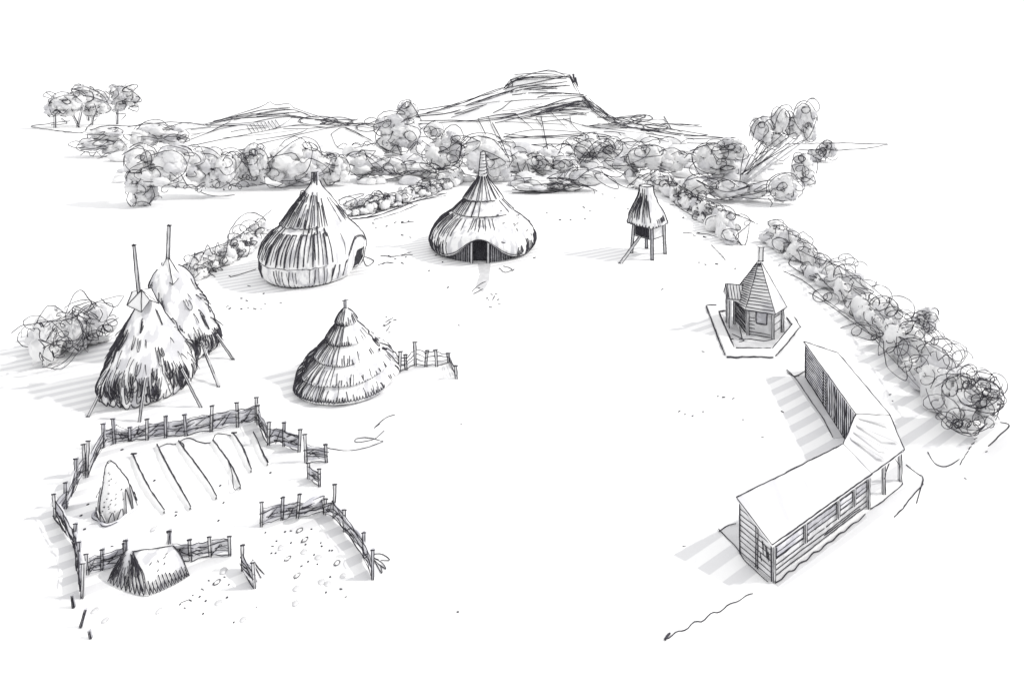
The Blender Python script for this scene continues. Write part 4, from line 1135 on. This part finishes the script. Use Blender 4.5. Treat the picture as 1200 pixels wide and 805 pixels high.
# end wall of the near wing
def facing(a, b):
    n = nrm(a, b, 1); return n if n.dot(CAM-a) > 0 else -n
ei, eo = Ai.lerp(Do, .06), Do.lerp(Ai, .04)
e_n = facing(ei, eo); sh = -e_n*.18; ei += sh; eo += sh
mb = wall_part(ei, eo, HI-.05, LO+.02, 'wall', GREYW)
for k in range(9):
    z = .15+k*.27
    u0 = max(0, min(1, 1-(HI-.1-z)/(HI-LO))) if z > LO else 1
    endu = 1 if z <= LO-.05 else max(.1, (HI-.1-z)/(HI-LO))
    ink(mb, [(ei.lerp(eo, 0)+ZZ*z)+e_n*.08, (ei.lerp(eo, endu)+ZZ*(z-.02))+e_n*.08], 1.2)
for u, w in ((.01, 1.8), (.52, 1.5), (.58, 1.5), (.99, 1.8)):
    p = ei.lerp(eo, u); zt = HI-.08+(LO-HI)*u
    ink(mb, [p+e_n*.09+ZZ*.02, p+e_n*.09+ZZ*zt], w)
for k in range(10):
    u = R.uniform(.65, .95); z = R.uniform(.9, 1.6); p = ei.lerp(eo, u)+e_n*.09; ink(mb, [p+ZZ*z, p+ZZ*(z-.35)+(eo-ei)*.03], 1.2)
mb.build('end_wall', [WOOD, INK], root)
# outer long wall of the near wing, with window band, rails and posts
wi, wo = Do.lerp(Co, .02), Co.lerp(Do, .02)
w_n = facing(wi, wo); sh = -w_n*.18; wi += sh; wo += sh
mb = wall_part(wi, wo, LO, LO, 'wall', WOOD)
for z, u0, u1 in ((.12, .02, .98), (.38, .0, .98), (.62, .02, .5), (.66, .52, .97), (.92, .0, .35), (.98, .4, .98), (1.2, .06, .36), (1.62, .0, 1.0), (1.5, .0, 1.0), (.25, .5, .9)):
    pts = [wi.lerp(wo, u0+(u1-u0)*i/6)+w_n*.08+ZZ*(z+R.uniform(-.02, .02)) for i in range(7)]
    ink(mb, pts, 1.2 if z < 1.4 else 1.5)
wallL = mb.build('long_wall', [WOOD, INK], root)
for k, (u0, u1) in enumerate(((.03, .28), (.31, .62), (.65, .80), (.83, .97))):
    mb = MB()
    a, b = wi.lerp(wo, u0)+w_n*.075, wi.lerp(wo, u1)+w_n*.075
    q = w_n*.03
    mb.prism([a+ZZ*1.02, b+ZZ*1.02, b+ZZ*1.02+q, a+ZZ*1.02+q], [a+ZZ*1.5, b+ZZ*1.5, b+ZZ*1.5+q, a+ZZ*1.5+q])
    ink(mb, [a+q*1.4+ZZ*1.03, b+q*1.4+ZZ*1.03], 1.2); ink(mb, [a+q*1.4+ZZ*1.25, b+q*1.4+ZZ*1.27], .9)
    for p in (a, b): ink(mb, [p+q*1.4+ZZ*1.0, p+q*1.4+ZZ*1.5], 1.2)
    mb.build('window', [GREYW if k % 2 else WATTLE, INK], wallL)
for u in (.0, .295, .635, .815, .985):
    mb = MB(); p = wi.lerp(wo, u)+w_n*.12
    z0 = 0 if u in (.0, .985) else .75
    mb.beam(p+ZZ*(z0-.04), p+ZZ*1.72, .12, .12)
    for d in (-.07, .07):
        t_ = (wo-wi).normalized()*d; ink(mb, [p+w_n*.07+t_+ZZ*z0, p+w_n*.07+t_+ZZ*1.7], 1.3)
    mb.build('post', [WOOD, INK], wallL)
# hidden inner wall of the near wing and back of the corner bay
mb = wall_part(Ai.lerp(Bi, .03), Bi.lerp(Ai, .01), HI, HI, 'wall', WOOD)
mb.build('courtyard_wall', [WOOD], root)
mb = wall_part(Bi.lerp(Co, .08)+Vector((.1, .1, 0)), Co.lerp(Bi, .12), HI-.12, LO+.06, 'wall', WOOD)
mb.build('bay_wall', [GREYW], root)
mb = wall_part(Hi.lerp(Eo, .05), Eo.lerp(Hi, .1), HI-.1, LO+.06, 'wall', WOOD)
mb.build('bay_wall', [WATTLE], root)
# corner bay posts with braces
for p, q in ((Io, Co), (Io.lerp(Co, .62), Io), (Eo, Io)):
    mb = MB(); b_ = p+(q-p).normalized()*.2+Vector((-.12, .12, 0))
    mb.beam(b_-ZZ*.05, b_+ZZ*(LO-.03), .13, .13)
    for d in (-.08, .08): ink(mb, [b_+Vector((d, -.09, 0)), b_+Vector((d, -.09, LO-.05))], 1.3)
    e_ = b_+(q-p).normalized()*.7
    ink(mb, [b_+ZZ*.9+Vector((0, -.09, 0)), e_+ZZ*(LO-.1)+Vector((0, -.05, 0))], 1.3)
    mb.build('post', [WOOD, INK], root)
# far wing: boarded courtyard wall, back wall and end
a, b = Fi.lerp(Hi, .02), Hi.lerp(Bi, .0)
a_n = nrm(a, b, 1); a_n = a_n if a_n.dot(Vector((-1, 0, 0))) > 0 else -a_n
sh = -a_n*.15; a = a+sh; b = b+sh
mb = wall_part(a, b, HI, HI, 'wall', GREYW)
for k in range(12):
    z = .1+k*.22; ink(mb, [a+a_n*.08+ZZ*z, a.lerp(b, .26)+a_n*.08+ZZ*(z+.02), a.lerp(b, .47)+a_n*.08+ZZ*z], 1.3)
for k in range(15):
    u = .49+k*.034; w = R.choice([1.2, 1.6, 2.4])
    ink(mb, [a.lerp(b, u)+a_n*.08+ZZ*.1, a.lerp(b, u)+a_n*.08+ZZ*(HI-.1)], w)
for u in (.0, .40, .46): ink(mb, [a.lerp(b, u)+a_n*.1+ZZ*.0, a.lerp(b, u)+a_n*.1+ZZ*HI], 1.6)
ink(mb, [a+a_n*.09+ZZ*.03, b+a_n*.09+ZZ*.03], 1.3)
mb.build('boarded_wall', [WATTLE, INK], root)
mb = wall_part(Go.lerp(Eo, .03)+Vector((-.15, -.1, 0)), Eo.lerp(Go, .02)+Vector((-.15, -.1, 0)), LO, LO, 'wall', WOOD); mb.build('long_wall', [WOOD], root)
mb = wall_part(Fi.lerp(Go, .06)+Vector((.06, -.2, 0)), Go.lerp(Fi, .06)+Vector((0, -.2, 0)), HI-.05, LO+.04, 'wall', WOOD); mb.build('end_wall', [WOOD], root)

# paved strips and their edges beside the long house
mb = MB()
pp = [(924,437),(944,434),(990,512),(977,514)]
mb.prism([G(x, y)+Vector((0, 0, -.1)) for x, y in reversed(pp)], [G(x, y)+Vector((0, 0, .03)) for x, y in reversed(pp)])
flat_ink(mb, [(922,434),(933,445),(950,470),(965,492),(976,513)], 1.5, lift=.03); flat_ink(mb, [(923,437),(932,442),(944,436)], 1.6, lift=.03)
pp = [(842,622),(864,612),(904,676),(900,681)]
mb.prism([G(x, y)+Vector((0, 0, -.1)) for x, y in reversed(pp)], [G(x, y)+Vector((0, 0, .03)) for x, y in reversed(pp)])
flat_ink(mb, [(842,621),(852,631),(862,641),(872,656),(884,668),(900,683)], 1.5, lift=.03); flat_ink(mb, [(842,624),(850,618),(862,614)], 1.4, lift=.03)
flat_ink(mb, [(868,648),(882,654),(892,668),(903,676)], 1.2, lift=.03)
fr = [(908,684)]; 
for k in range(1, 15): fr.append((908+k*7.6, 684-k*5.7+(1.6 if k % 2 else -1.2)))
flat_ink(mb, fr, 1.6, .5, lift=.03)
flat_ink(mb, [(1020,597),(1032,590),(1044,580),(1058,568),(1052,563)], 1.4, lift=.03)
pp = [(908,683),(1014,603),(1016,607),(912,687)]
mb.prism([G(x, y)+Vector((0, 0, -.1)) for x, y in reversed(pp)], [G(x, y)+Vector((0, 0, .02)) for x, y in reversed(pp)])
tag(mb.build('paving', [PAVE, INK]), kind='structure')
# track edges
mb = MB()
ed = [(780,748)]
for k in range(1, 21): ed.append((780+k*5.1, 748-k*2.65+(1.8 if k % 4 < 2 else -1.0)*(1 if k < 16 else .3)))
flat_ink(mb, ed, 1.4, .6); flat_ink(mb, [(779,750),(782,746),(786,743)], 3.0)
flat_ink(mb, [(1048,606),(1058,596),(1064,588),(1082,567)], 1.4); flat_ink(mb, [(1062,545),(1075,555),(1082,560),(1080,570),(1074,590)], 1.3)
flat_ink(mb, [(1087,530),(1098,545),(1112,546),(1124,538)], 1.3); flat_ink(mb, [(1158,523),(1170,512),(1183,499),(1172,495)], 1.4)
for k in range(6): flat_ink(mb, [(1125+k*3.3, 545-k*6),(1128+k*3.4, 538-k*5)], 1.0)
tag(mb.build('track', [PAPER, INK]), kind='structure')

# ------------------------------------------------------------------ wattle fences
FG = 'wattle fences round the garden and pens'
def fence(label, posts, gaps=(), loose=(), strands=5, group=FG, tone=WATTLE, solid=True):
    """posts: (x, y_top, y_base) in the photo"""
    root = empty('wattle_fence', G(posts[0][0], posts[0][2]), label, 'fence', group)
    P = []
    for x, yt, yb in posts:
        b = G(x, yb); h = (yb-yt)*b.y/F; P.append((b, h))
        s = b.y/F; mb = MB()
        top = b+ZZ*h*R.uniform(.93, 1.08)+Vector((R.uniform(-1, 1)*2.4*s, R.uniform(-1, 1)*2*s, 0))
        mb.tube([b-ZZ*.1, top], [1.5*s, 1.9*s], 0, 7)
        for d in (-1.6, 1.6): ink(mb, [b+Vector((d*.8*s, -1.3*s, 0)), top+Vector((d*s, -1.4*s, 0))], 1.35)
        ink(mb, [top+Vector((-2.6*s, -1.5*s, -.2*s)), top+Vector((3.0*s, -1.5*s, .3*s))], 1.9)
        mb.build('post', [GREYW if R.random() < .45 else WOOD, INK], root)
    for i in range(len(P)-1):
        if i in gaps: continue
        (a, ha), (b, hb) = P[i], P[i+1]; s = (a.y+b.y)/2/F
        ha = min(ha, 26*a.y/F); hb = min(hb, 26*b.y/F)
        mb = MB(); d = (b-a).normalized(); n = Vector((-d.y, d.x, 0))
        if n.dot(CAM-a) < 0: n = -n
        sag = R.uniform(-.05, .08)
        th = .05
        # woven sheet, slightly bulged between the posts
        K = 6; rings = []
        for k in range(K+1):
            u = k/K; p = a.lerp(b, u)+n*.05*math.sin(2*PI*u)
            h = (ha+(hb-ha)*u); z0 = h*(.10+sag*math.sin(PI*u)); z1 = h*(.70+.5*sag*math.sin(PI*u))+.02*R.uniform(-1, 1)
            rings.append([p+n*th/2+ZZ*z0, p+n*th/2+ZZ*z1, p-n*th/2+ZZ*z1, p-n*th/2+ZZ*z0])
        if solid: mb.quad_strip(rings, 0, smooth=False)
        for k in range(strands):
            f = .08+.68*k/(strands-1)+R.uniform(-.05, .05); sg = 1 if (k+i) % 2 else -1
            pts = []; ov = R.uniform(-.03, .14); ov2 = R.uniform(-.03, .14)
            for q in range(6):
                u = -ov+(1+ov+ov2)*q/5
                h = ha+(hb-ha)*u
                pts.append(a.lerp(b, u)+n*(.07+.03*sg*math.cos(PI*u))+ZZ*h*(f+R.uniform(-.045, .045)+sag*math.sin(PI*u)))
            ink(mb, pts, R.choice([0.9, 1.2, 1.5]), .8)
        for k in range(3 if solid else 0):                                         # crossing withies
            u0 = R.uniform(0, .5); u1 = u0+R.uniform(.3, .5); f0 = R.uniform(.1, .6); f1 = R.uniform(.2, .75)
            ink(mb, [a.lerp(b, u0)+n*.09+ZZ*ha*f0, a.lerp(b, (u0+u1)/2)+n*.1+ZZ*ha*(f0+f1)/2, a.lerp(b, u1)+n*.09+ZZ*hb*f1], 1.2)
        mb.build('woven_panel', [tone, INK], root)
    for l, Yk in loose:
        mb = MB(); p0 = G(*l[0]); 
        pts = [at(x, y, min(G(x, y).y+.6, p0.y+1.2)) for x, y in l]
        for p in pts: p.z = max(p.z, .03)
        ink(mb, pts, 1.2); mb.build('loose_withy', [INK, INK], root)
    return root
fence('long wattle fence along the back of the garden, below the front straw stack',
      [(103,516,558),(121,496,524),(135,488,519),(153,500,516),(173,488,515),(195,485,512),(219,482,510),(248,477,505),(279,472,500),(301,467,494)])
fence('wattle fence on the left side of the garden, leaning and curving inward', [(97,660,700),(93,634,664),(88,612,640),(66,578,606),(78,566,595),(90,537,566),(101,518,556)], gaps=(), strands=4)
fence('wattle fence dropping from the back right corner of the garden in three short bays', [(303,474,497),(315,494,521),(333,495,522),(351,502,529)])
fence('short detached wattle panel at the right of the garden, near the thin sticks', [(359,506,541),(383,520,541)])
fence('small leaning wattle remnant with two stakes, just above the pen fence', [(362,540,560),(375,549,569)], strands=4)
fence('short wattle fence between the left fence and the thatched shelter', [(104,646,672),(120,644,667),(147,634,660)])
fence('wattle fence running right from the thatched shelter', [(201,622,656),(224,631,656),(247,627,651),(270,624,650)])
fence('splayed broken wattle end at the right of the shelter fence', [(285,639,668),(299,657,688)], loose=(([(296,670),(303,680),(310,688)], 0), ([(295,672),(301,684),(306,693)], 0), ([(294,674),(297,688),(301,698)], 0)))
fence('wattle fence across the top of the stony pen', [(307,587,616),(331,583,608),(349,581,606),(381,578,598)])
fence('wattle fence curving down the right side of the stony pen', [(381,586,602),(392,570,606),(404,596,622),(427,626,652),(437,642,678)],
      loose=(([(437,664),(448,663),(457,671),(446,671)], 0), ([(436,666),(448,674),(452,682),(440,672)], 0), ([(436,667),(443,680),(448,687),(446,678)], 0)))
fence('thin open fence beside the smallest round hut', [(468,412,436),(476,415,433),(487,400,428),(499,410,429),(512,408,429),(526,412,424),(535,428,443)], strands=4, solid=False)
for (x0, y0, x1, y1), lab in (((85, 697, 87, 711), 'short dark stake standing alone left of the garden fence end'),
                              ((101, 713, 95, 734), 'triangular split stake below the end of the left garden fence'),
                              ((105, 738, 107, 747), 'stub of a stake, lowest at the left')):
    b = G(x1, y1); s = b.y/F; mb = MB(); tp = at(x0, y0, b.y)
    mb.tube([b, tp], [1.6*s, 1.3*s], 0, 7)
    for d in (-1.2, .3, 1.2): ink(mb, [b+Vector((d*s, -1.3*s, 0)), tp+Vector((d*s, -1.1*s, 0))], 1.5)
    tag(mb.build('stake', [GREYW, INK], origin=b), lab, 'stake', 'fence stakes')

# log on the pen fence
mb = MB(); a = at(354, 594, depth(606)-.3); b = at(380, 581, depth(600)-.3); s = a.y/F
pts = [a.lerp(b, i/8) for i in range(9)]
mb.tube(pts, [max(.6, 4.6*math.sin(PI*min(1, .12+i/8*.85)))*s for i in range(9)], 0, 9)
up_ = Vector((-.35, -.6, .8))
for sg in (-1, 1): ink(mb, [p+Vector((.3*sg, -.4, .75*sg)).normalized()*4.4*s*math.sin(PI*min(1, .12+i/8*.85)) for i, p in enumerate(pts)], 1.3)
for k in range(4): ink(mb, [p+Vector((0, -4.2*s*math.sin(PI*min(1, .12+i/8*.85)), (-2+k)*.8*s)) for i, p in enumerate(pts)][:6], 1.4)
tag(mb.build('log', [WATTLE, INK], origin=a), 'grey tapering log lying along the top of the stony pen fence', 'log')

# ------------------------------------------------------------------ thatched shelter
def Q(x, y, z=0): return at(x, y, 0) if False else None
base = [G(128, 681), G(171, 699), G(221, 675), G(206, 655), G(150, 660)]
s = base[1].y/F
rl = at(153, 643, G(153, 668).y); rr_ = at(200, 638, G(200, 660).y)
root = empty('thatched_shelter', (base[1]+base[4])/2, 'low thatched shelter with straw skirts set in a gap of the near fence', 'shelter')
mb = MB()
RDG = [rl, rl, rr_, rr_, rl]                                         # ridge point above each ground corner
def shp(u, t, off=0.0):
    """point on the rounded thatch: u round the base corners 0..5, t from ridge 0 to ground 1"""
    i = int(math.floor(u)) % 5; f = u-math.floor(u)
    b0, b1, b2, b3 = base[i-1], base[i], base[(i+1) % 5], base[(i+2) % 5]
    q = 0.5*((2*b1)+(b2-b0)*f+(2*b0-5*b1+4*b2-b3)*f*f+(3*b1-b0-3*b2+b3)*f**3)
    q = q.lerp(b1.lerp(b2, f), .45)
    r = RDG[i].lerp(RDG[(i+1) % 5], f)
    p = Vector((r.x, r.y, 0)).lerp(q, .10+.90*t)
    z = r.z*(1-t**1.75)
    p.z = max(0, z+.09*noise.noise(p*2.1+Vector((0, 0, t)))*(1 if t > .05 else .3))
    out = (q-Vector((r.x, r.y, 0))).normalized()
    return p+out*off+ZZ*off*.8
mb.quad_strip([[shp(5*i/70, j/18) for i in range(70)] for j in range(19)], 0)
mb.poly([shp(5*i/70, 0) for i in range(70)], 0)
for k in range(46):                                                # shaded straw of the left end
    u = R.uniform(-.15, 1.02); t0 = R.uniform(.05, .6); t1 = min(1, t0+R.uniform(.25, .45))
    ink(mb, [shp(u, t0, .04), shp(u+R.uniform(-.04, .04), (t0+t1)/2, .05), shp(u+R.uniform(-.05, .05), t1, .04)], R.choice([.9, 1.1, 1.4]))
def lock(u, du, t0, t1, w):
    ink(mb, [shp(u-du, t0, .05), shp(u-du*.9, (t0+t1)/2, .06), shp(u, t1, .05), shp(u+du*.9, (t0+t1)/2, .06), shp(u+du*1.1, t0+.03, .05)], w, .3, n=11)
for k in range(13): lock(1.08+.92*k/12, .040, R.uniform(.70, .82), 1.0, 1.15)
for k in range(10): lock(.0+1.05*k/10, .055, R.uniform(.62, .75), 1.0, 1.3)
for u, t in ((1.75, .25), (1.66, .35), (1.45, .42), (1.58, .5), (1.4, .62), (1.3, .45)):
    p = shp(u, t, .05); ink(mb, [p, p+Vector((.10*R.uniform(-1, 1), -.06, -.07))], 1.3)
ink(mb, [shp(1.0+i/8, .0, .05) for i in range(9)], 1.4)
ink(mb, [shp(2.05, t/7, .04) for t in range(8)], 1.4); ink(mb, [shp(1.02-.04*math.sin(t), t/7, .05) for t in range(8)], 1.2)
ink(mb, [shp(-.08, t/7, .04) for t in range(8)], 1.3)
mb.build('thatch', [STRAW, INK], root)
for x, yt, Yp in ((148, 632, rl.y+.15), (199, 621, rr_.y+.1)):
    mb = MB(); tp = at(x, yt, Yp); b_ = Vector((tp.x, Yp, 0)); mb.tube([b_, tp], [1.8*s, 2.2*s], 0, 7)
    for d in (-2.1, 0, 2.1): ink(mb, [Vector((tp.x+d*s, Yp-2*s, .2)), tp+Vector((d*s, -2*s, 0))], 1.5)
    ink(mb, [tp+Vector((-3*s, -2*s, 0)), tp+Vector((3.5*s, -2*s, .3*s))], 2.0)
    mb.build('post', [GREYW, INK], root)

# ------------------------------------------------------------------ pointed heap in the garden
L = Lathe(139, 596, [(1.5, 55), (5, 51), (9, 41), (13.5, 30), (17, 19), (20, 8), (21, 0)], lean=(-11, 0), rough=.03)
root = empty('straw_heap', L.c, 'pointed speckled straw heap held by splayed boards, inside the garden', 'heap')
mb = MB(); L.skin(mb, nu=40, nv=24); L.silhouette(mb, 0, 1, 1.4); L.ring(mb, 0, 0, 2*PI, 1.2)
for k in range(40):
    a = math.radians(R.uniform(200, 340)); t = R.uniform(.15, .85); L.ring(mb, t, a, a+.06/(.2+t), 1.5, n=3)
mb.build('mound', [PAPER, INK], root)
for a in (172, 195, 215, 238, 265, 290, 315, 340, 362):
    mb = MB(); th = math.radians(a); h = 24 if abs(a-265) > 60 else 9
    p0 = L.p(th, .999, 1.5*L.s); p1 = L.p(th+.10*(1 if a > 265 else -1), L.tz(h), 2.6*L.s)
    tng = Vector((-math.sin(th), math.cos(th), 0))*3.0*L.s
    q0, q1, q2, q3 = p0-tng, p0+tng, p1+tng*.25, p1-tng*.25
    nn = Vector((math.cos(th), math.sin(th), .2))*.05
    mb.prism([q0, q1, q2, q3], [q0+nn, q1+nn, q2+nn, q3+nn])
    ink(mb, [q0+nn*1.4, (q0+q3)/2+nn*1.6, q3+nn*1.4, q2+nn*1.4, (q1+q2)/2+nn*1.6, q1+nn*1.4], 1.25)
    mb.build('board', [WOOD, INK], root)
mb = MB()
ring_ = [L.p(math.radians(175+i*12), 1, (5+2.5*math.sin(i*.8))*L.s) for i in range(17)]
for p in ring_: p.z = .06
mb.tube(ring_, 1.6*L.s, 0, 6)
ink(mb, [p+Vector((0, -1.4*L.s, .4*L.s)) for p in ring_], 1.4); ink(mb, [p+Vector((0, 1.3*L.s, .9*L.s)) for p in ring_[3:14]], 1.1)
mb.build('rim', [WATTLE, INK], root)

# ------------------------------------------------------------------ garden rows
rows_ = [((155,536),(193,602),'leftmost garden ridge, a single curved line beside the straw heap'), ((186,523),(221,599),'second garden ridge from the left, narrow and doubled'),
         ((211,519),(251,587),'third garden ridge from the left, long and straight'), ((249,519),(281,574),'fourth garden ridge, forked at its lower end'),
         ((271,512),(296,553),'fifth garden ridge from the left, short with a dark head'), ((294,511),(316,545),'shortest garden ridge, nearest the right fence')]
for k, (a, b, lab) in enumerate(rows_):
    A, B = G(*a), G(*b); s = (A.y+B.y)/2/F; mb = MB(); d = (B-A).normalized(); n = Vector((-d.y, d.x, 0)); n = n if n.x < 0 else -n
    rings = []
    for i in range(9):
        u = i/8; p = A.lerp(B, u)+n*.12*math.sin(u*3+k); hw_ = (1.5*math.sin(PI*(.12+.80*u))+.5)*s
        rings.append([p+n*hw_*2.6+ZZ*-.02, p+n*hw_+ZZ*.17, p-n*hw_*.4+ZZ*.20, p-n*hw_*1.2-ZZ*.02])
    mb.quad_strip(rings, 0, closed_u=False)
    c_ = [r[2]+ZZ*.02 for r in rings]; e_ = [r[3]+ZZ*.05 for r in rings]
    ink(mb, c_, 1.5)
    if k in (1, 3, 4): ink(mb, [c_[0]]+e_[2:8]+[c_[8]], 1.2)
    if k == 3: ink(mb, [c_[4], c_[6]+n*.15, c_[8]+n*.35, c_[8]], 1.3)
    if k in (0, 4): ink(mb, [c_[0]+Vector((-.12, 0, 0)), c_[0]+Vector((.25, 0, .04))], 3.0)
    if k == 5: ink(mb, [c_[6], c_[8]], 2.4)
    tag(mb.build('garden_ridge', [PAPER, INK], origin=A), lab, 'garden bed', 'planting ridges in the garden')
mb = MB()
for l in [[(187,524),(197,520),(206,521),(215,515),(224,514),(233,518),(247,519),(253,509),(262,509),(276,512)], [(212,518),(216,523),(213,529),(208,520)]]: flat_ink(mb, l, 1.2)
for l in [[(113,583),(116,576),(124,575)]]: flat_ink(mb, l, 1.0)
tag(mb.build('furrow', [EARTH, INK]), kind='structure')

# ------------------------------------------------------------------ small things on the ground
mb = MB()
for l in [[(440,500),(452,490),(463,486)], [(438,502),(445,497)]]: flat_ink(mb, l, 1.3)
tag(mb.build('stick', [INK, INK], origin=G(450, 493)), 'short straight stick on the bare ground below the smallest round hut', 'stick')
mb = MB(); flat_ink(mb, [(450,505),(440,514),(425,518),(416,518),(418,514),(430,513),(440,515),(449,517)], 1.2)
tag(mb.build('stick', [INK, INK], origin=G(430, 515)), 'looped twig lying between the straight stick and the garden fence', 'stick')
mb = MB(); flat_ink(mb, [(384,525),(400,528),(420,527),(435,523),(449,518)], 1.1)
tag(mb.build('stick', [INK, INK], origin=G(415, 526)), 'long thin bowed twig reaching from the detached wattle panel', 'stick')

def pebble(x, y, r, m, name, label, group, outline=False):
    p = G(x, y); s = p.y/F; mb = MB()
    ico(mb, p+ZZ*r*s*.15, r*s*R.uniform(.9, 1.3), r*s, r*s*.45, .25, nu=9, nv=6, floor=0.004)
    if outline: ell(mb, p+ZZ*r*s*.35, Vector((1, .2, 0))*r*s*1.2, Vector((.2, 1, 0))*r*s*1.2, 1.15, 1.0)
    o = mb.build(name, [m, INK], origin=p); tag(o, label, 'stone', group)
for x, y in [(329,642),(356,647),(373,653),(402,675),(377,682),(384,684),(347,690),(346,707),(62+200,670),(111,716),(123,727),(186,716),(262,668),(256,707),(285,726),(180,620)]:
    pebble(x, y, 3.4, STONE, 'flat_stone', 'pale flat stone lying in the stony pens', 'pale flat stones in the pens')
for x, y in [(324,634),(334,623),(365,620),(341,636),(358,638),(311,624),(323,648),(361,658),(372,661),(387,676),(318,648),(389,645),(376,636),(377,640),(386,645),(382,694),(274,733-4),(234,699),(241,704),(268,685),(266,700),(238,719),(211,708),(368,650)]:
    pebble(x, y, 1.1, INK, 'pebble', 'tiny dark pebble on the floor of the stony pens', 'dark pebbles in the pens')
for x, y in [(181,563),(258,569),(206,604),(256,610),(103,591),(95,604),(99,620),(262,589),(143,527),(317,554)]:
    pebble(x, y, 1.3, INK, 'pebble', 'tiny dark pebble on the bare soil inside the garden', 'dark pebbles in the garden')
for x, y, lab in [(351,622,'looped pale stone near the middle of the pen fence'), (337,655,'dark hooked stone at the centre left of the stony pen'), (395,660,'kinked dark stone at the right of the stony pen'),
                  (348,675,'oval outlined stone alone at the bottom of the stony pen'), (254,683,'outlined angular stone right of the thatched shelter'), (357,633,'outlined round stone below the looped stone')]:
    pebble(x, y, 2.6, PAPER, 'outlined_stone', lab, 'larger outlined stones', True)
# loose grass: short dark blades all over the bare ground
mb = MB()
tufts = [(436,262),(440,268),(452,266),(462,262),(470,261),(478,260),(455,300),(462,304),(470,308),(475,302),(448,310),(480,278),(470,276),(560,338),(575,345),(572,352),(583,356),(518,308),(524,338),(502,318),
 (610,300),(625,303),(640,250),(655,258),(668,258),(684,257),(690,248),(683,243),(705,228),(720,232),(800,256),(817,273),(824,278),(812,276),(818,308),(826,310),(838,310),(861,316),(912,312),(775,340),(822,412),(843,386),(856,398),
 (250,318),(268,324),(290,335),(308,345),(282,350),(288,352),(265,360),(268,363),(282,362),(290,361),(297,362),(305,362),(310,356),(328,355),(452,372),(456,378),(449,382),(461,376),(570,350),(583,352),(537,381),(573,360),(580,345),
 (840,465),(846,466),(858,468),(795,483),(802,486),(811,488),(823,483),(870,492),(892,512),(971,540),(980,452),(1042,463),(1045,470),(915,482),(800,640),(540,497),(535,717),(890,600),(440,250),(230,335),(455,390),
 (340,622),(318,640),(352,664),(398,690),(404,700),(440,655),(300,712),(216,712),(222,703),(225,698),(236,690),(244,680),(250,684),(262,676),(205,600),(130,640),(115,610),(700,215),(735,245),(748,250),(510,300),(600,318),(1130,560),(1155,530)]
for x, y in tufts:
    a = R.uniform(-.8, .8); l = R.uniform(1.5, 4)
    flat_ink(mb, [(x, y), (x+l*math.cos(a), y+l*math.sin(a)*.7)], R.uniform(1.0, 1.7), .2)
for l in [[(446,300),(462,301),(482,296)], [(443,311),(452,308),(461,309)], [(470,262),(485,260)], [(425,302),(430,312),(438,306),(424,300)], [(800,273),(812,274)], [(816,274),(830,275),(842,279)], [(834,288),(843,297),(850,305)],
          [(553,342),(562,334),(570,330)], [(555,345),(566,339)], [(585,315),(592,320),(600,316),(590,312)], [(452,378),(461,372)], [(453,388),(457,382)], [(450,383),(459,377)], [(270,325),(285,321),(300,316)], [(212,706),(222,702)],
          [(580,347),(577,352)], [(470,300),(484,299)]]: flat_ink(mb, l, 1.15)
tag(mb.build('grass', [INK, INK]), 'short dark blades of grass scattered thinly over the bare white ground', 'grass', kind='stuff')

for o in bpy.data.objects:
    if '_o' in o: del o['_o']
